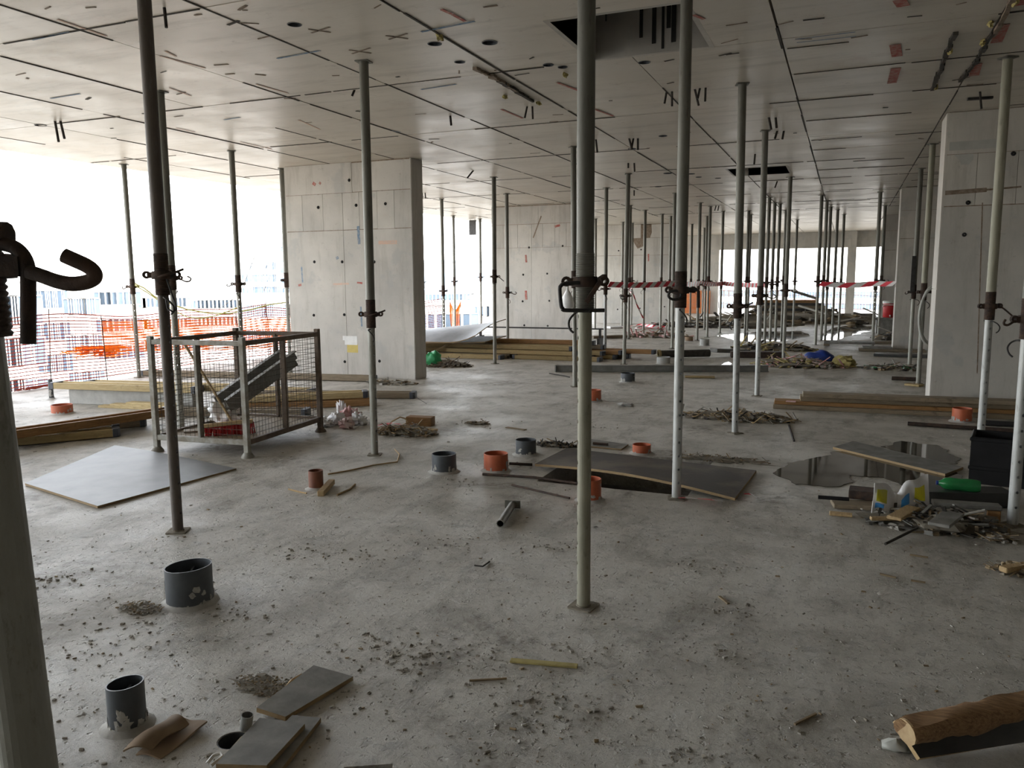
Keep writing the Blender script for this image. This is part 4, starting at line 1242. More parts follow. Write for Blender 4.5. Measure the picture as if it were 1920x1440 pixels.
tag(MB().sweep([P(486, 1360, .03), P(455, 1385, .025), P(430, 1408, .02)], [.004, .009, .003], 6).build('splinter', M['offcut']), 'long pale splinter beside the round floor hole', 'wood')
tag(MB().sweep([P(388, 1432, .012), P(400, 1417, .02), P(413, 1412, .022), P(418, 1418, .02), P(405, 1428, .012), P(395, 1436, .01)], .006, 6).build('string_bit', M['white'], smooth=60), 'short loop of pale string at the round floor hole', 'string')
# cardboard
def card(c, label, wv, th=.006):
    return ply(c, th, 'cardboard', label, wv, edge='cardboard', name='cardboard_piece', cat='cardboard')
card([P(231, 1409, .012), P(284, 1409, .012), P(354, 1352, .035), P(322, 1337, .03)], 'upper brown cardboard flap folded beside the slim grey pipe', lambda u, v: .018 * math.sin(u * 3.2) + .012 * math.sin(v * 5))
card([P(255, 1416, .006), P(301, 1421, .006), P(389, 1357, .012), P(345, 1344, .012)], 'lower brown cardboard flap under the folded one', lambda u, v: .008 * math.sin(u * 4 + v * 4))
m = MB(); q = P(461, 1366)
m.tube((q.x, q.y, .0), (q.x + .01, q.y, .055), .022, .019, 14).cyl((q.x, q.y, 0), (q.x, q.y, .004), .021, 14)
tag(m.build('tin_cup', M['galv_light'], smooth=40), 'small dented metal cup beside the plywood offcuts', 'cup')
# split log on black film board
l0, l1 = P(1700, 1372, .13), P(1990, 1312, .13)
bd = thing('film_board', 'black film-faced board with pale edge tilted under the split log', 'board', (P(1760, 1400).x, P(1760, 1400).y, 0))
c = [P(1722, 1424, .012), P(1960, 1385, .012), P(1950, 1330, .095), P(1676, 1352, .095)]
m = MB().sheet(lambda u, v: lerp4([Vector(x) for x in c], u, v), 6, 4, .02)
for k in range(len(m.f)): m.mi[k] = 0 if k < 48 else 1
m.build('board', [M['ply_film'], M['offcut']], bd)
for q_ in ((1704, 1392, .06), (1950, 1352, .075)):
    w_ = P(q_[0], q_[1]); MB().cyl((w_.x, w_.y, 0), (w_.x, w_.y, q_[2]), .03, 8).build('support_block', M['beam_wood_old'], bd)
lg = thing('split_log', 'rough brown split log lying on the tilted black board', 'log', ((l0 + l1) / 2))
pts = [l0.lerp(l1, k / 20) + Vector((0, 0, .006 * math.sin(k * .6) + .012 * k / 20)) for k in range(21)]
m = MB().sweep(pts, [.047 + .003 * math.sin(k * 1.1) for k in range(21)], 16)
for k, v in enumerate(m.v):
    n_ = mnoise.fractal(v * 16, 1, 2, 4) * .009
    v += Vector((n_, n_, n_))
    v.z = min(v.z, lg.location.z + .038 + .02 * mnoise.noise(v * 5))
m.build('trunk', M['log'], lg, smooth=40)
dl = (pts[1] - pts[0]).normalized()
MB().cyl(pts[0] - dl * .004, pts[0] + dl * .004, .043, 12).build('sawn_end', M['log_end'], lg)
tag(MB().lump(P(1680, 1398, .012), .05, .035, .018, 5, 12, 6, .3, 3).build('cloth_scrap', M['hose'], smooth=60), 'pale grey-green cloth scrap beside the end of the split log', 'cloth')

# ------------------------------------------------------------------ pipe stubs rising from the slab
def pipe(x, y, dia, h, mat, label, tilt=0.0, cross=False, splash=True, z0=0.0, wall=.005, cap=None):
    b = P(x, y, 0)
    o = thing('pipe_stub', label, 'pipe', (b.x, b.y, 0))
    r = dia / 2
    m = MB().tube((0, 0, -.02), (0, 0, h), r, r - wall, 28)
    for v in m.v:
        if v.z > h / 2: v.z += tilt * v.x
    m.build('pipe', M[mat], o, smooth=40, local=True)
    MB().cyl((0, 0, .0), (0, 0, .012), r - wall, 20).build('plug', M['soil'], o, local=True)
    if cross:
        mm = MB()
        for a in (.5, 2.1, 3.9):
            mm.bar((0, 0, h * .72), ((r - wall) * math.cos(a), (r - wall) * math.sin(a), h * .72), .01, .02)
        mm.cyl((0, 0, h * .68), (0, 0, h * .76), .014, 8)
        mm.build('inner_brace', M['cap'], o, local=True)
    if splash:
        mm = MB()
        for k in range(22):
            a = rng.uniform(0, 6.28)
            tm = MB().lump((r + .0005, 0, rng.uniform(0, h * .75) * rng.random()), .0025, rng.uniform(.006, .02), rng.uniform(.008, .024), k + x, 8, 5, .5, 2)
            Rz = Matrix.Rotation(a, 3, 'Z'); mm.add([Rz @ v for v in tm.v], tm.f)
        mm.build('cement_splash', M['splash'], o, local=True, kind='stuff')
    mm = MB()
    n_ = 20
    mm.lathe([(r - .001, .018), (r + .02, .004), (r + .035, -.002), (r - .001, -.002)], n=n_)
    for v in mm.v: v.x *= 1 + .2 * mnoise.noise(Vector((v.x * 20, v.y * 20, x)))
    mm.build('mortar_collar', M['splash'], o, local=True, smooth=60)
    return o
pipe(357, 1128, .225, .19, 'pipe_grey', 'wide dark grey pipe stub splashed with cement on open floor', .06, True)
pipe(240, 1360, .128, .165, 'pipe_grey', 'slim dark grey pipe stub standing beside the cardboard', .08, True)
pipe(833, 884, .205, .155, 'pipe_grey', 'dark grey pipe stub standing left of the orange one', 0)
pipe(930, 882, .205, .15, 'pipe_orange', 'dusty orange pipe stub standing between two grey ones', 0)
pipe(986, 852, .19, .14, 'pipe_grey', 'dark grey pipe stub standing behind the dusty orange one', 0)
pipe(1106, 937, .165, .16, 'pipe_orange', 'bright orange pipe stub half hidden by the U-handled prop', 0)
pipe(1203, 850, .168, .085, 'pipe_orange', 'low orange pipe ring behind the wet plywood', 0)
pipe(593, 916, .112, .145, 'pipe_brown', 'slim brown pipe stub with a wood block beside it', 0, splash=False)
pipe(1113, 752, .2, .15, 'pipe_orange', 'orange pipe stub beside the dark prop on the open middle floor', 0)
pipe(1177, 716, .22, .14, 'pipe_grey', 'dark grey pipe stub in front of the long steel rail', 0)
pipe(1803, 790, .2, .15, 'pipe_orange', 'orange pipe stub among the planks by the right column', 0)
pipe(117, 775, .24, .11, 'pipe_orange', 'pinkish orange pipe socket behind the left beam pile', 0)
pipe(97, 748, .06, .27, 'pipe_grey', 'thin tall grey pipe stub near the slab edge', 0)
pipe(1321, 648, .22, .16, 'pipe_pale', 'pale grey pipe stub beside the distant props', 0, splash=False)
pipe(1244, 682, .25, .13, 'pipe_pale', 'pale pipe stub under the yellow-ended hose bundle', 0, splash=False)
pipe(1292, 640, .2, .12, 'cardboard', 'brown pipe stub beside the pale one among distant props', 0, splash=False)
q = P(622, 903, .03); q2 = P(601, 926, .02)
tag(MB().bar(q2, q, .05, .04).build('wood_block', M['offcut'], bevel=.003), 'pale wood block leaning against the slim brown pipe', 'wood')

# ------------------------------------------------------------------ water on the floor
def puddle(pts, label, z=.004):
    q = [P(x, y, 0) for x, y in pts]
    # wobble the outline
    out = []
    n_ = len(q)
    for i in range(n_):
        a, b = q[i], q[(i + 1) % n_]
        for k in range(8):
            p = a.lerp(b, k / 8)
            w = .13 * min((b - a).length, 1.2)
            sc_ = 2.5 / max((b - a).length, .2)
            p = p + Vector((mnoise.fractal(p * sc_, 1, 2, 4), mnoise.fractal(p * sc_ + Vector((5, 3, 1)), 1, 2, 4), 0)) * w
            out.append((p.x, p.y))
    return tag(MB().prism(out, -.004, z).build('puddle', M['water']), label, 'puddle')
puddle([(1452, 888), (1475, 868), (1530, 860), (1562, 848), (1615, 842), (1655, 846), (1720, 862), (1790, 884), (1815, 905), (1745, 915), (1690, 910), (1655, 896), (1590, 892), (1600, 905), (1560, 914), (1490, 908)], 'dark shallow puddle under the weathered plank')
puddle([(1655, 838), (1690, 828), (1762, 836), (1776, 850), (1800, 860), (1790, 872), (1735, 862), (1690, 850)], 'small dark puddle behind the weathered plank')
puddle([(1345, 612), (1420, 604), (1500, 603), (1520, 608), (1470, 614), (1400, 617)], 'bright reflecting puddle strip among the far left props')
puddle([(1345, 630), (1420, 622), (1500, 621), (1520, 630), (1470, 640), (1390, 640)], 'wider bright puddle in front of the far left props')
puddle([(1540, 627), (1565, 614), (1610, 608), (1634, 612), (1632, 622), (1590, 630), (1570, 638), (1545, 638)], 'bright reflecting puddle at the far right props')
puddle([(1350, 684), (1366, 678), (1372, 682), (1360, 690)], 'tiny bright puddle behind the steel rail')

# ------------------------------------------------------------------ loose pieces on the floor
def rod(pts, r, mat, name, label, cat, n=8, group=None, smooth=60):
    return tag(MB().sweep([P(*p) for p in pts], r, n).build(name, M[mat], smooth=smooth), label, cat, group)
# cut tube with a plate
a, b = P(938, 982, .03), P(961, 946, .03)
t_ = thing('steel_tube', 'short cut steel tube lying on open floor with an end plate', 'tube', (a + b) / 2)
MB().tube(a, b, .026, .021, 16).build('tube', M['galv'], t_, smooth=40)
dl = (b - a).normalized()
MB().bar(b, b + dl * .008, .11, .055).build('end_plate', M['galv'], t_)
rod([(1489, 828, 0), (1479, 797, .0)], .011, 'rebar', 'steel_peg', 'short dark steel peg lying alone behind the puddle', 'peg')
rod([(905, 889, .012), (1000, 895, .012), (1095, 908, .012)], .011, 'rust', 'steel_rod', 'long rusty rod in front of the dusty orange pipe', 'rod')
rod([(955, 869, .012), (998, 871, .012)], .012, 'rust', 'steel_rod', 'short rusty rod between orange pipe and plywood', 'rod')
rod([(960, 909, .01), (1010, 921, .01), (1068, 934, .01)], .008, 'rust', 'steel_rod', 'rusty rod reaching the hidden bright orange pipe', 'rod')
rod([(1112, 831, .026), (1140, 833, .026)], .012, 'rust', 'steel_rod', 'stubby rusty rod at the back edge of the wet plywood', 'rod')
tag(MB().bar(P(957, 1238, .006), P(1083, 1249, .006), .03, .01).build('wood_strip', M['foam'], bevel=.002), 'thin yellowish wood strip lying alone on open floor', 'wood')
rod([(632, 928, .006), (655, 918, .006), (666, 908, .008)], .008, 'offcut', 'splinter', 'yellow splinter on the floor right of the wood block', 'wood', 5)
rod([(615, 889, .005), (650, 883, .006), (700, 872, .006), (745, 866, .006), (749, 852, .006), (740, 842, .004)], .006, 'offcut', 'cord', 'thin pale cord curling past the foot of the raised-bar prop', 'cord', 5)
rod([(541, 917, .005), (560, 922, .005), (575, 925, .006)], .006, 'offcut', 'splinter', 'pale splinter left of the slim brown pipe', 'wood', 5)
rod([(890, 1060, .005), (905, 1062, .01), (918, 1053, .005)], .005, 'joint', 'twig', 'dark bent twig on open floor', 'twig', 5)
for k, (x0, y0, x1, y1, w) in enumerate(((1706, 1040, 1740, 1045, .012), (1650, 1076, 1680, 1083, .014), (1708, 1088, 1735, 1092, .012), (880, 1276, 950, 1272, .006), (1349, 1118, 1366, 1132, .014), (1490, 1358, 1530, 1338, .008), (950, 801, 985, 806, .05))):
    d0, d1 = P(x0, y0, .004), P(x1, y1, .004)
    tag(MB().bar(d0, d1, w, .007).build('splinter', M['splinter']), ['dark splinter on bare floor nearest the rubbish heap', 'dark curved chip on bare floor before the rubbish heap', 'thin dark chip on bare floor beside the curved one', 'faint thin stick on the foreground floor', 'pale chip on bare floor right of the U-handled prop', 'thin stick lying near the split log', 'flat dry clod on the middle floor'][k], 'splinter')
# steel rail and boards in the middle distance
m = MB()
a, b = P(1043, 697, .0), P(1440, 697, .0)
for dz, w, h in ((.01, .12, .012), (.11, .12, .012)): m.bar(a + Vector((0, 0, dz)), b + Vector((0, 0, dz)), w, h)
m.bar(a + Vector((0, 0, .06)), b + Vector((0, 0, .06)), .02, .1)
m.bar(a + Vector((-.005, 0, .06)), a + Vector((.015, 0, .06)), .13, .12)
tag(m.build('steel_rail', M['steel_rail']), 'long grey steel I rail lying across the middle floor', 'rail')
tag(MB().bar(P(1284, 706, .02), P(1340, 707, .02), .1, .03).build('board', M['beam_wood'], bevel=.004), 'short yellow board lying just in front of the steel rail', 'board')
rod([(1030, 700, .012), (1060, 705, .012), (1068, 707, .012)], .008, 'rebar', 'steel_rod', 'thin dark bent rod on the floor by the rail end', 'rod')
# hose bundle with yellow ring end
hb = thing('hose_bundle', 'dark rolled hose with a yellow ring end on the middle floor', 'hose', P(1250, 672, 0))
pa, pb = P(1237, 664, .09), P(1330, 662, .09)
MB().cyl(pa, pb, .075, 14).build('roll', M['joint'], hb, smooth=50)
dl = (pb - pa).normalized()
MB().tube(pa - dl * .03, pa + dl * .01, .09, .045, 16).build('ring_end', M['beam_wood'], hb, smooth=40)
# planks right, beside the right hand column
W = M['beam_wood_old']
def plank(x0, y0, x1, y1, z, w, h, mat, label):
    return tag(MB().bar(P(x0, y0, z), P(x1, y1, z), w, h).build('plank', M[mat], bevel=.004), label, 'plank')
plank(1450, 760, 1990, 784, .026, .22, .05, 'beam_wood_old', 'front dark plank in the low stack before the right column')
plank(1452, 752, 1990, 774, .073, .22, .045, 'beam_wood_brown', 'brownish plank lying on the low stack before the right column')
plank(1500, 745, 1990, 764, .125, .22, .06, 'beam_wood_old', 'rear weathered plank in the low stack before the right column')
plank(1505, 739, 1980, 757, .18, .2, .05, 'beam_wood_old', 'top weathered plank at the back of the low stack')
tag(MB().bar(P(1474, 752, .098), P(1492, 753, .098), .1, .004).build('paper_tag', M['bag_pink']), 'pink paper tag lying on the low plank stack', 'paper')
rod([(1702, 794, .022), (1800, 801, .022), (1905, 808, .022)], .022, 'rust', 'steel_pipe', 'dark thin pipe lying in front of the right plank stack', 'pipe')
rod([(1838, 792, .03), (1870, 794, .03), (1910, 796, .03)], .03, 'cable_black', 'cable_roll', 'black thick cable lying behind the orange pipe by the planks', 'cable')
tag(MB().bar(P(1700, 720, .02), P(1728, 723, .02), .14, .03).build('board', M['beam_wood'], bevel=.003), 'short yellow board beside the bright right column edge', 'board')
rod([(1672, 709, .03), (1720, 711, .03)], .03, 'rust', 'steel_pipe', 'rusty pipe end behind the short yellow board', 'pipe')
# flat board heaps between the right props
lowp, lowq = P(1610, 655, .03), P(1735, 658, .03)
for k, (x0, y0, x1, y1, z) in enumerate(((1610, 655, 1735, 658, .03), (1615, 648, 1660, 650, .026), (1600, 641, 1700, 642, .03), (1545, 641, 1640, 643, .16), (1640, 664, 1740, 668, .03))):
    if k == 1:                                         # rests on the lowest one
        tag(MB().bar(lowp.lerp(lowq, .06) + Vector((0, .03, .0495)), lowp.lerp(lowq, .5) + Vector((0, .05, .0495)), .3, .05).build('plank', M['ply_dusty'], bevel=.004), 'grey plank lying on top of the flat heap between the right props', 'plank')
        continue
    plank(x0, y0, x1, y1, z, .35, .05, ['beam_wood_old', 'ply_dusty', 'beam_wood_old', 'ply_dusty', 'ply_film'][k],
          ['weathered plank between the right props, lowest of the flat heap', 'grey plank lying on top of the flat heap between the right props', 'weathered plank at the back of the flat heap between right props', 'raised grey plank reaching left of the flat heap', 'black plank in front of the flat heap between right props'][k])
tag(MB().bar(P(1550, 643, 0), P(1550, 643, .14), .12, .12).build('block', M['beam_wood_old']), 'small block holding the raised grey plank', 'block')
plank(1370, 664, 1470, 665, .06, .3, .12, 'rust', 'red-brown boards stacked left of the blue covered heap')
tag(MB().bar(P(1338, 657, .125), P(1400, 659, .045), .2, .08).build('plank', M['ply_dusty'], bevel=.004), 'grey board raised behind the steel rail', 'plank')

plank(1110, 632, 1180, 630, .05, .25, .07, 'beam_wood_old', 'weathered board behind the long stack beside rubble')
plank(1140, 614, 1168, 613, .04, .3, .06, 'bag', 'pale board on the floor before the third column')

# ------------------------------------------------------------------ heaps of small rubbish: uncountable bits, plus the pieces one can pick out
def heap(x, y, rx, ry, h, n, mats, label, seed, size=(.03, .1), slivers=.5, cat='rubble'):
    g = random.Random(seed)
    c = P(x, y)
    m = MB()
    m.lump((c.x, c.y, 0), rx * .85, ry * .85, h * .6, seed, 28, 8, .5, 2.6, cutz=-.004)
    for _ in range(n):
        a = g.uniform(0, 6.283); rr = math.sqrt(g.random()) * 1.08
        px, py = c.x + math.cos(a) * rr * rx, c.y + math.sin(a) * rr * ry
        z = h * max(0, 1 - rr * rr) * .62 + .008
        m.cur = g.randrange(1, len(mats))
        s_ = g.uniform(*size)
        if g.random() < slivers:
            d = Vector((g.gauss(0, 1), g.gauss(0, 1), g.gauss(0, .22))).normalized() * s_ * 1.4
            p = Vector((px, py, z + abs(d.z)))
            m.bar(p - d, p + d, s_ * .3, s_ * .14)
        else: m.rock((px, py, z), s_, s_ * .7, s_ * .5, g)
    return tag(m.build('rubble', [M[k] for k in mats]), label, cat, kind='stuff')
heap(760, 812, .34, .2, .09, 240, ['soil', 'crumb', 'splinter', 'offcut', 'soil'], 'rubble and splinters under the striped tape by the raised-bar prop', 1, (.015, .06))
heap(1382, 784, .62, .28, .09, 420, ['soil', 'splinter', 'offcut', 'soil', 'rebar', 'crumb'], 'heap of splinters and twigs round the foot of a perforated prop', 2, (.015, .06))
heap(1755, 985, .38, .22, .13, 240, ['soil', 'crumb', 'splinter', 'joint', 'ply_dusty'], 'heap of grey chips and wood bits below the white bag', 3, (.02, .07))
heap(1500, 686, .8, .42, .18, 380, ['soil', 'crumb', 'splinter', 'bag_pink', 'foam'], 'rubble heap lying before the blue cover', 4, (.03, .1), .3)
heap(1668, 692, .42, .32, .08, 120, ['soil', 'crumb', 'splinter', 'green', 'joint'], 'flat rubble with green strips by the right props', 5, (.03, .1))
heap(836, 686, .5, .28, .12, 300, ['soil', 'splinter', 'beam_wood_old', 'rust', 'soil'], 'brown splinter heap beside the green bag', 6, (.02, .08))
heap(1230, 632, .9, .35, .14, 110, ['soil', 'crumb', 'bag_pink', 'splinter'], 'pale rubble before the third column', 7, (.06, .16))
heap(1310, 612, 1.5, .8, .18, 120, ['joint', 'joint', 'splinter', 'rust', 'crumb'], 'dark rubble among the distant props', 8, (.08, .22))
heap(1672, 636, .42, .5, .2, 60, ['soil', 'joint', 'splinter', 'crumb'], 'rubble between the second and third right columns', 9, (.08, .22))
heap(1450, 655, .9, .4, .16, 90, ['soil', 'foam', 'splinter', 'joint'], 'yellowish rubble behind the red-brown boards', 10, (.06, .16))
heap(735, 719, .4, .2, .05, 70, ['soil', 'crumb', 'crumb', 'splinter'], 'grey rubble crumbs at the foot of the wide pale column', 11, (.03, .08))
heap(1905, 1070, .14, .1, .04, 40, ['soil', 'splinter', 'splinter'], 'little wood crumbs at the right edge of the open floor', 12, (.012, .035))
heap(1040, 836, .2, .08, .045, 110, ['soil', 'joint', 'splinter', 'rebar'], 'dark litter behind the wet plywood', 13, (.012, .045))
heap(1350, 862, .4, .12, .02, 160, ['soil', 'soil', 'splinter'], 'brown litter along the back edge of the wet plywood', 14, (.006, .03))
heap(505, 1290, .16, .07, .008, 260, ['soil', 'soil', 'splinter', 'soil'], 'damp brown dirt along the longer plywood offcut', 15, (.004, .014), .15)
heap(262, 1142, .12, .07, .008, 200, ['soil', 'crumb', 'soil', 'splinter'], 'brown crumbs beside the wide dark grey pipe', 16, (.004, .015), .12)
heap(895, 795, .14, .06, .03, 30, ['soil', 'splinter', 'soil'], 'small brown litter tuft on the middle floor', 17, (.015, .04))
heap(1872, 1012, .1, .07, .03, 40, ['soil', 'crumb', 'splinter'], 'wood chips around the foot of the rightmost perforated prop', 18, (.02, .05))
# red and white plastic heap beside the crate, and its tape
m = MB()
for k, (x, y, a, b_, c_) in enumerate(((632, 795, .12, .09, .08), (655, 792, .15, .1, .1), (672, 796, .1, .08, .07), (608, 800, .1, .07, .05), (640, 786, .06, .05, .14), (650, 803, .09, .06, .06))):
    q = P(x, y); m.cur = (0, 1, 0, 0, 0, 1)[k]
    m.lump((q.x, q.y, .045), a, b_, c_, k + 31, 22, 12, .45, 3.6, cutz=-.045)
tag(m.build('plastic_heap', [M['bag'], M['bag_pink']], smooth=45), 'crumpled pink and white plastic sheeting beside the crate', 'plastic')
def tape(pts, w, label, stripe=.16, name='barrier_tape', flat=False, tw=0.0, seed=0):
    """striped tape along 3D points"""
    g = random.Random(seed)
    m = MB()
    P3 = [Vector(p) for p in pts]
    dist = [0]
    for a, b in zip(P3[:-1], P3[1:]): dist.append(dist[-1] + (b - a).length)
    def at(s_):
        for i in range(len(P3) - 1):
            if s_ <= dist[i + 1] or i == len(P3) - 2:
                t = (s_ - dist[i]) / max(1e-6, dist[i + 1] - dist[i])
                d = (P3[i + 1] - P3[i]).normalized()
                return P3[i].lerp(P3[i + 1], t), d
    L = dist[-1]; n_ = int(L / (stripe / 2))
    sl_ = stripe * .45
    for k in range(n_):
        s0, s1 = L * k / n_, L * (k + 1) / n_
        m.cur = k % 2
        q = []
        for s_, vv in ((s0, -1), (s1, -1), (s1, 1), (s0, 1)):
            p, d = at(min(max(s_ + vv * sl_ / 2, 0), L))
            a = tw * math.sin(s_ * 1.3 + seed)
            up = Vector((0, 0, 1)) if not flat else Vector((-d.y, d.x, .15)).normalized()
            sd = d.cross(up).normalized()
            up = (up * math.cos(a) + sd * math.sin(a))
            q.append(p + up * vv * w / 2)
        nn = (q[1] - q[0]).cross(q[3] - q[0])
        nn = nn.normalized() * .0012 if nn.length > 1e-9 else Vector((0, 0, .001))
        m.add([p + nn for p in q] + [p - nn for p in q], [(0, 1, 2, 3), (7, 6, 5, 4), (0, 4, 5, 1), (1, 5, 6, 2), (2, 6, 7, 3), (3, 7, 4, 0)])
    return tag(m.build(name, [M['tape_red'], M['tape_white']]), label, 'tape')
tape([P(700, 800, .06), P(715, 797, .1), P(735, 793, .1), P(755, 796, .08), P(770, 803, .03), P(795, 808, .02), P(812, 812, .012)], .07, 'crumpled red and white tape lying on the rubble by the raised-bar prop', .12, flat=True, tw=.6, seed=3)
tape([P(1275, 933, .02), P(1300, 934, .03), P(1330, 937, .03), P(1360, 940, .012)], .06, 'red and white tape end wrapped round the foot of the perforated prop', .14, flat=True, tw=.5, seed=4)
tape([P(1393, 926, .05), P(1408, 925, .05), P(1420, 934, .02)], .06, 'small striped tape scrap at the right corner of the wet plywood', .1, flat=True, tw=.5, seed=5)
tape([P(1178, 612, .06), P(1200, 608, .12), P(1225, 612, .1), P(1250, 614, .06), P(1245, 617, .03), P(1190, 615, .05), P(1230, 606, .1)], .1, 'tangled red and white tape on the floor before the third column', .3, flat=True, tw=.9, seed=6)
def zp(t, py):
    q = P(*t, H); return Vector((q.x, q.y, zpix(q.x, q.y, py)))
fr = Vector((.052, -.016, 0)); fr2 = Vector((0, -.052, 0))
tp_ = [zp((1137, 352), 533), zp((1266, 362), 531), zp((1313, 380), 531), zp((1356, 396), 531), zp((1443, 370), 534)]
def sagged(a, b, s_, n_=8):
    return [a.lerp(b, k / n_) + Vector((0, 0, -s_ * 4 * (k / n_) * (1 - k / n_))) for k in range(n_ + 1)]
path = []
for a, b in zip(tp_[:-1], tp_[1:]): path += sagged(a + fr, b + fr, .03)[:-1]
path.append(tp_[-1] + fr)
tape(path, .12, 'striped tape strung between the props before the third column', .28, tw=.25, seed=1)
b1, b2 = zp((1541, 366), 531), zp((1651, 360), 531)
b3 = Vector((1.0, 19.38, zpix(1.0, 19.38, 531)))
path = sagged(b1 + fr2, b2 + fr2, .05)[:-1] + sagged(b2 + fr2, b3, .02)
tape(path, .12, 'striped tape strung from the far props to the second right column', .45, tw=.5, seed=2)
c1 = zp((1182, 385), 545); c0_ = zp((1178, 326), 540)
tape([c0_ + fr, c0_.lerp(c1, .5) + fr + Vector((0, 0, -.05)), c1 + fr + Vector((0, 0, .1)), c1 + fr + Vector((.15, 0, -.35)), c1 + fr + Vector((.35, 0, -.75))], .08, 'loose striped tape end hanging from the props by the beam ends', .28, tw=.9, seed=8)

# wood and boxes in the plastic heap
tag(MB().bar(P(765, 788, .05), P(812, 790, .05), .13, .1).build('board', M['beam_wood_brown'], bevel=.004), 'short brown board lying behind the striped tape rubble', 'board')
tag(MB().bar(P(795, 811, .012), P(812, 805, .012), .12, .02).build('board', M['offcut'], bevel=.003), 'small flat pale board at the end of the striped tape rubble', 'board')
rod([(735, 790, .06), (750, 782, .12), (760, 785, .1), (765, 792, .06), (755, 797, .04)], .008, 'offcut', 'cord', 'loop of pale cord on the brown board', 'cord')

# rubbish beside the right prop
bn = thing('plastic_bin', 'black plastic bin standing beside the right perforated prop', 'bin', P(1860, 912))
bc = P(1818, 905); bc2 = P(1905, 915); hgt = .36
d = (bc2 - bc).normalized(); n2 = Vector((-d.y, d.x, 0)); w = .36; dp = .34
def B(u, v, z): return bc + d * (u * w) + n2 * (v * dp) + Vector((0, 0, z * hgt))
m = MB()
m.bar(B(.5, .0, 0), B(.5, 0, 1), w, .02, n2).bar(B(.5, 1, 0), B(.5, 1, 1), w, .02, n2)
m.bar(B(0, .5, 0), B(0, .5, 1), .02, dp, n2).bar(B(1, .5, 0), B(1, .5, 1), .02, dp, n2)
m.build('side_walls', M['black_plastic'], bn)
MB().bar(B(.5, .5, .02), B(.5, .5, .06), w, dp, n2).build('bottom', M['black_plastic'], bn)
for z in (.35, .97):
    MB().sweep([B(-.02, -.02, z), B(1.02, -.02, z), B(1.02, 1.02, z), B(-.02, 1.02, z)], .018, 6, closed=True).build('rim', M['black_plastic'], bn)
# bottle lying on the planks
b0, b1 = P(1838, 912, .15), P(1758, 905, .15)
dl = (b1 - b0).normalized()
bt = thing('bottle', 'green plastic drinks bottle lying on the rubbish heap', 'bottle', (b0 + b1) / 2)
prf = [(0, .038), (.04, .045), (.12, .046), (.2, .043), (.27, .046), (.33, .04), (.37, .02), (.395, .014)]
L_ = (b1 - b0).length / .395
MB().sweep([b0 + dl * (x * L_) for x, _ in prf], [r for _, r in prf], 16).build('body', M['green'], bt, smooth=60)
MB().cyl(b0 + dl * (.385 * L_), b0 + dl * (.41 * L_), .016, 12).build('cap', M['blue'], bt, smooth=40)
# white bag with printed patches
bg_ = thing('plastic_bag', 'white plastic bag with yellow and blue print on the rubbish heap', 'bag', P(1690, 945))
w0, w1 = P(1634, 962, .05), P(1742, 950, .05)
ca = [w0, w1, PD(1740, 892, depth(w1) + .12), PD(1640, 905, depth(w0) + .1)]
def bagf(u, v):
    p = lerp4(ca, u, v)
    return p + Vector((0, -.03 * math.sin(v * 3.1) + .018 * math.sin(u * 17 + v * 5), .012 * math.sin(u * 11 + v * 3) - .11 * v * math.exp(-((u - .42) / .13) ** 2)))
MB().sheet(bagf, 22, 10, .004).build('bag', M['bag'], bg_, smooth=60)
def patch(u0, u1, v0, v1, mat):
    MB().sheet(lambda u, v: bagf(u0 + (u1 - u0) * u, v0 + (v1 - v0) * v) + Vector((0, -.007, .002)), 6, 5, .003).build('print', M[mat], bg_, smooth=60)
patch(.74, .92, .3, .75, 'print_yellow'); patch(.5, .64, .15, .5, 'print_blue'); patch(.06, .24, .35, .8, 'print_yellow'); patch(.05, .2, .1, .28, 'print_blue')
plank(1748, 942, 1876, 951, .1, .09, .03, 'ply_dusty', 'grey plank lying across the rubbish heap under the bottle')
plank(1712, 928, 1890, 932, .06, .2, .1, 'ply_film', 'dark boards stacked under the green bottle')
plank(1676, 972, 1712, 952, .09, .09, .022, 'offcut', 'pale wood offcut slanting on the rubbish heap')
plank(1632, 972, 1685, 972, .05, .035, .022, 'offcut', 'slim pale stick at the front of the rubbish heap')
plank(1760, 985, 1788, 962, .14, .12, .02, 'ply_dusty', 'square grey board scrap with broken edge on the rubbish heap')
plank(1850, 964, 1876, 967, .045, .07, .07, 'beam_wood_brown', 'brown wood block end under the rubbish planks')
plank(1592, 922, 1642, 927, .07, .16, .06, 'rust', 'dark brown board stub left of the white bag')
plank(1560, 944, 1640, 948, .02, .16, .03, 'beam_wood_old', 'flat brown board scrap left of the rubbish heap')
plank(1555, 962, 1598, 966, .012, .07, .015, 'offcut', 'small pale chip board left of the rubbish heap')
rod([(1534, 932, .06), (1592, 936, .06)], .014, 'black_plastic', 'black_rod', 'short black rod poking out left of the rubbish heap', 'rod')
rod([(1660, 1020, .02), (1700, 1000, .03), (1720, 990, .05)], .008, 'joint', 'twig', 'dark thin stick sloping down the front of the rubbish heap', 'twig')
plank(1880, 1068, 1925, 1060, .03, .05, .03, 'offcut', 'broken pale wood piece at the edge of the open floor')

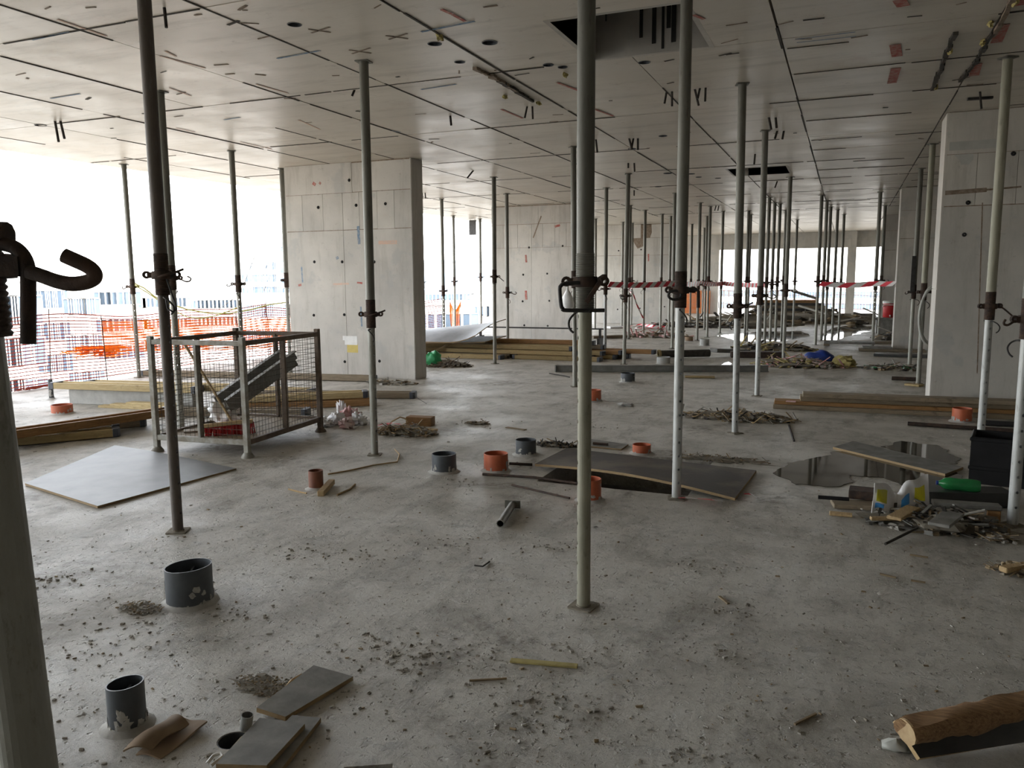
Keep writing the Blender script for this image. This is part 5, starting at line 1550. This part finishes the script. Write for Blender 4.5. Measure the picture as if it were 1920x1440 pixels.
# blue cover, green bag
q = P(1536, 684)
tag(MB().lump((q.x, q.y, .08), .27, .22, .2, 2, 24, 12, .14, 1.6, cutz=-.08).build('blue_cover', M['blue'], smooth=50), 'blue plastic sheet bundled over the rubble heap', 'sheet')
q = P(812, 686)
tag(MB().lump((q.x, q.y, .1), .16, .14, .17, 12, 20, 12, .25, 2.2, cutz=-.1).build('green_bag', M['green_bag'], smooth=50), 'bright green plastic bag by the column foot', 'bag')
q = P(1582, 688)
tag(MB().lump((q.x, q.y, .06), .2, .15, .12, 15, 18, 10, .3, 2.5, cutz=-.06).build('pale_bag', M['foam'], smooth=50), 'yellowish crumpled bag beside the blue sheet', 'bag')
tag(MB().lump(P(1185 - 12, 758, .02), .1, .06, .02, 16, 16, 8, .4, 2.5).build('clear_sheet', M['patch'], smooth=50), 'pale crumpled plastic scrap on the floor beside the orange pipe', 'plastic')

# water cooler on a board stack beyond the second right column
ck = PY(1668, 595, 25.2); cz = ck.z
tag(MB().box((ck.x, 25.2, cz / 2 - .03), (.7, .6, cz - .06)).box((ck.x, 25.2, cz - .03), (.8, .7, .06)).build('board_stack', M['ply_dusty'], bevel=.005), 'stack of pale boards carrying the red cooler', 'boards')
wc = thing('water_cooler', 'red cylindrical water cooler with a white lid on the boards', 'cooler', (ck.x, 25.2, cz))
MB().lathe([(.001, 0), (.17, 0), (.185, .03), (.19, .40), (.001, .40)], (ck.x, 25.2, cz), 24).build('body', M['red'], wc, smooth=40)
MB().lathe([(.001, .40), (.2, .40), (.2, .46), (.17, .475), (.001, .475)], (ck.x, 25.2, cz), 24).build('lid', M['white'], wc, smooth=40)
MB().sweep([(ck.x - .2, 25.18, cz + .3), (ck.x - .2, 25.0, cz + .36), (ck.x + .2, 25.0, cz + .36), (ck.x + .2, 25.18, cz + .3)], .012, 8).build('handle', M['white'], wc, smooth=60)
MB().cyl((ck.x, 25.02, cz + .06), (ck.x, 24.96, cz + .04), .02, 8).build('tap', M['white'], wc)

# heap of boards before the far opening
g = random.Random(5)
heap(1490, 604, 3.4, 1.1, .55, 120, ['soil', 'beam_wood_old', 'splinter', 'joint', 'crumb'], 'broad mound of broken boards before the far opening', 33, (.15, .4), .6)
lab = ['lowest plank lying on the mound before the far opening', 'second plank lying on the mound before the far opening', 'third dark plank across the mound before the far opening', 'fourth plank across the mound before the far opening', 'topmost dark board on the mound before the far opening', 'long pale board at the front of the mound before the far opening', 'small slanted board at the right of the mound', 'short dark board at the left of the mound']
zb = .27
for k, (x0, x1, mt) in enumerate(((1405, 1560, 'beam_wood_old'), (1415, 1570, 'ply_film'), (1400, 1550, 'beam_wood_old'), (1420, 1545, 'ply_film'), (1425, 1530, 'beam_wood_brown'))):
    Y = 31.3 + .05 * k
    xa, xb = PY(x0, 585, Y).x, PY(x1, 585, Y).x
    tag(MB().bar((xa, Y, zb + .05), (xb, Y + rng.uniform(-.06, .06), zb + .05), .5, .1).build('plank', M[mt], bevel=.004), lab[k], 'plank')
    zb += .0995
for k, (x0, x1, Y, mt, z0_, z1_) in enumerate(((1450, 1520, 30.25, 'bag', .09, .09), (1590, 1650, 31.7, 'ply_film', .04, .12), (1370, 1412, 31.3, 'ply_film', .06, .2))):
    xa, xb = PY(x0, 590, Y).x, PY(x1, 590, Y).x
    tag(MB().bar((xa, Y, z0_), (xb, Y, z1_), .45, .07).build('plank', M[mt], bevel=.004), lab[5 + k], 'plank')
tag(MB().bar((PY(1484, 550, 31.4).x, 31.4, zb + .36), (PY(1534, 566, 31.4).x, 31.5, zb + .04), .3, .1).build('plank', M['ply_dusty'], bevel=.004), 'grey board jutting up from the mound before the far opening', 'plank')

# ------------------------------------------------------------------ ropes, cables, hanging things
a, b = P(232, 308, H), P(528, 316, H)
A = Vector((a.x, a.y, zpix(a.x, a.y, 535))); Bp = Vector((b.x, b.y, zpix(b.x, b.y, 566)))
def via(pxs, A, Bp):
    d0, d1 = depth(A), depth(Bp); x0 = pxs[0][0]; x1 = pxs[-1][0]
    return [PD(x, y, d0 + (d1 - d0) * (x - x0) / (x1 - x0)) for x, y in pxs]
rp = thing('rope', 'yellow rope slung between two props along the slab edge', 'rope', A)
MB().sweep(via([(253, 532), (270, 540), (290, 556), (320, 570), (350, 580), (390, 587), (430, 588), (470, 581), (505, 571), (537, 567)], A, Bp), .011, 6).build('upper_strand', M['rope'], rp, smooth=60)
MB().sweep(via([(253, 535), (275, 548), (300, 565), (325, 582), (350, 594), (375, 597), (405, 592), (430, 583), (452, 574)], A, A.lerp(Bp, .65)), .009, 6).build('lower_strand', M['rope'], rp, smooth=60)
c1_ = P(512, 362, H - .02)
tag(MB().sweep([c1_, PD(500, 420, depth(c1_) - .5), PD(470, 500, depth(c1_) - 1.2), PD(455, 540, depth(c1_) - 1.6), PD(440, 558, depth(c1_) - 1.7), PD(410, 580, depth(c1_) - 1.8)], .006, 6).build('cable', M['cable'], smooth=60), 'thin pale cable hanging slanting from the ceiling edge', 'cable')
q = P(330, 540, 1.5)
bq = P(334, 996)
dq = depth((bq.x, bq.y, 1.4)) - .05
tag(MB().sweep([PD(312, 522, dq), PD(320, 545, dq), PD(328, 568, dq), PD(331, 580, dq), PD(324, 585, dq), PD(314, 578, dq), PD(311, 560, dq)], .006, 6).build('cable', M['cable_black'], smooth=60), 'black cable loop hanging at the nut of the dark brown prop', 'cable')
q = P(926, 410, H)
s_ = P(886, 411, H)
sb = thing('hanging_board', 'dark rectangular board hanging from the slab edge between the columns', 'board', s_)
MB().box((s_.x, s_.y, H - .26), (.24, .03, .46)).build('board', M['darksteel'], sb)
for dx in (-.08, .08): MB().cyl((s_.x + dx, s_.y, H - .05), (s_.x + dx, s_.y, H), .006, 6).build('hanger', M['darksteel'], sb)
# white bag hung at the dark prop
pq = P(1078, 725); dq = depth((pq.x, pq.y, 1.4)) - .08
bc_ = PD(1064, 556, dq)
m = MB()
m.lathe([(.001, .20), (.012, .17), (.02, .1), (.07, .0), (.1, -.1), (.085, -.17), (.001, -.19)], bc_, 16)
for v in m.v: v += Vector((mnoise.noise(v * 20) * .015,) * 3)
tag(m.build('carrier_bag', M['bag'], smooth=60), 'small white carrier bag hung from the dark prop', 'bag')
# pale hose loop on the prop beside the right column
hq = P(1749, 270, H); hd = depth((hq.x, hq.y, 1.2)) - .04
hc_ = PD(1747, 590, hd)
hz_ = thing('hose_loop', 'pale hose loop hung on the prop beside the bright column', 'hose', hc_)
for k in range(2):
    pts = [hc_ + _r0 * ((.17 + .015 * k) * math.cos(t)) + Vector((0, 0, .42 * math.sin(t) - .03 * k)) - Vector((0, .02 * k, 0)) for t in [i * math.pi / 14 for i in range(28)]]
    MB().sweep(pts, .018, 8, closed=True).build('coil', M['hose'], hz_, smooth=60)
# dark slat strapped to the prop behind it
sq = P(1727, 316, H)
tag(MB().bar((sq.x - .03, sq.y - .07, zpix(sq.x, sq.y, 548)), (sq.x - .03, sq.y - .07, zpix(sq.x, sq.y, 480)), .07, .03, (0, 1, 0)).build('slat', M['darksteel']), 'dark slat strapped upright to a prop beside the right columns', 'slat')
# steel bars hanging out of the ceiling
bars = [((308, 15), (312, 52)), ((103, 228), (110, 266)), ((113, 228), (121, 260)), ((844, 218), (846, 235)), ((989, 200), (984, 221)), ((998, 200), (999, 223)), ((1250, 174), (1246, 194)), ((1260, 172), (1260, 199)),
        ((1302, 168), (1310, 198)), ((1313, 166), (1308, 185)), ((1323, 165), (1322, 190)), ((1117, 262), (1120, 286)), ((1179, 260), (1185, 280)), ((1188, 260), (1184, 280)), ((1196, 260), (1196, 281)), ((1178, 306), (1178, 315)), ((1189, 306), (1190, 322)),
        ((1441, 221), (1446, 243)), ((1454, 221), (1456, 240)), ((1458, 246), (1453, 260)), ((1470, 246), (1467, 261)), ((1416, 289), (1414, 308)), ((1189, 357), (1189, 367)), ((889, 320), (876, 334)), ((792, 362), (792, 372)), ((797, 362), (798, 372)), ((1837, 172), (1840, 204)), ((1343, 386), (1340, 395)), ((1348, 386), (1346, 395)), ((1458, 340), (1453, 352)), ((666, 170), (660, 180))]
for k, (a, b) in enumerate(bars):
    p = P(*a, H); dd = depth(p)
    q = PD(b[0], b[1], dd)
    p.z = H + .02
    ob = MB().cyl(p, q, .011 if dd < 9 else .014, 8).build('bar_stub', M['rebar'], origin=(p.x, p.y, H))
    near_ = dd < 12
    tag(ob, 'dark cut steel bar stub hanging from the nearer ceiling panels' if near_ else 'dark cut steel bar stub hanging from the farther ceiling panels', 'bar', 'bar stubs in the nearer ceiling' if near_ else 'bar stubs in the farther ceiling')
q = P(1838, 182, H)
tag(MB().bar((q.x - .12, q.y, H - .012), (q.x + .12, q.y + .02, H - .012), .05, .024).build('ceiling_bracket', M['darksteel']), 'dark flat steel strap fixed to the ceiling before the right column', 'bracket')

# cement crumbs strewn over the whole slab
bpy.context.view_layer.update()
def hull(pts):
    pts = sorted(set((round(p[0], 4), round(p[1], 4)) for p in pts))
    if len(pts) < 3: return pts
    def half(it):
        h = []
        for p in it:
            while len(h) > 1 and (h[-1][0] - h[-2][0]) * (p[1] - h[-2][1]) - (h[-1][1] - h[-2][1]) * (p[0] - h[-2][0]) <= 0: h.pop()
            h.append(p)
        return h
    return half(pts)[:-1] + half(reversed(pts))[:-1]
FOOT = []
for ob in list(COL.objects):
    rt = ob
    while rt.parent: rt = rt.parent
    if ob.type != 'MESH' or rt.get('kind') == 'structure' or rt.name.startswith(('building', 'barrier_net', 'net_scrap')): continue
    vv = [ob.matrix_world @ v.co for v in ob.data.vertices]
    vv = [v for v in vv if -.05 < v.z < .16]
    if len(vv) < 3: continue
    h_ = hull(vv)
    if len(h_) < 3: continue
    FOOT.append((min(p[0] for p in h_) - .02, max(p[0] for p in h_) + .02, min(p[1] for p in h_) - .02, max(p[1] for p in h_) + .02, h_))
def clear(x, y, pad=.014):
    if PIT[0] - .02 < x < PIT[1] + .02 and PIT[2] - .02 < y < PIT[3] + .02: return False
    if math.hypot(x - hole_c.x, y - hole_c.y) < .08 or math.hypot(x - hole2.x, y - hole2.y) < .2: return False
    for x0, x1, y0, y1, h_ in FOOT:
        if x0 < x < x1 and y0 < y < y1:
            ok_ = True
            for (ax, ay), (bx, by) in zip(h_, h_[1:] + h_[:1]):
                L_ = math.hypot(bx - ax, by - ay) or 1
                if ((bx - ax) * (y - ay) - (by - ay) * (x - ax)) / L_ < -pad: ok_ = False; break
            if ok_: return False
    return True
g = random.Random(21)
m = MB()
clust = [(680, 1040), (830, 1020), (1020, 1028), (800, 1230), (890, 1225), (985, 1355), (1380, 1150), (1375, 1230), (740, 1240), (1320, 1060), (200, 1220), (110, 1090), (1310, 1415), (940, 870), (870, 795), (1120, 800), (640, 1310), (1100, 1230), (860, 905), (1020, 1320), (560, 1040), (420, 1150), (250, 1150), (740, 1210)]
for cx, cy in clust:
    c = P(cx, cy); r = .05 + .016 * depth(c)
    for _ in range(36):
        s_ = abs(g.gauss(.004, .0045)) + .0025
        m.cur = g.choice((0, 0, 1))
        qx, qy = c.x + g.gauss(0, r), c.y + g.gauss(0, r * .6)
        if clear(qx, qy): m.rock((qx, qy, s_ * .2), s_ * 1.6, s_, s_ * .8, g)
for _ in range(2200):
    x, y = g.uniform(40, 1910), g.uniform(760, 1438)
    c = P(x, y)
    if not clear(c.x, c.y): continue
    s_ = abs(g.gauss(.003, .0035)) + .002
    m.cur = g.choice((0, 0, 0, 1, 2))
    m.rock((c.x, c.y, s_ * .15), s_ * g.uniform(1, 2.6), s_, s_ * .7, g)
tag(m.build('crumbs', [M['crumb'], M['soil'], M['splinter']]), 'cement crumbs and small chips strewn over the slab', 'crumbs', kind='stuff')
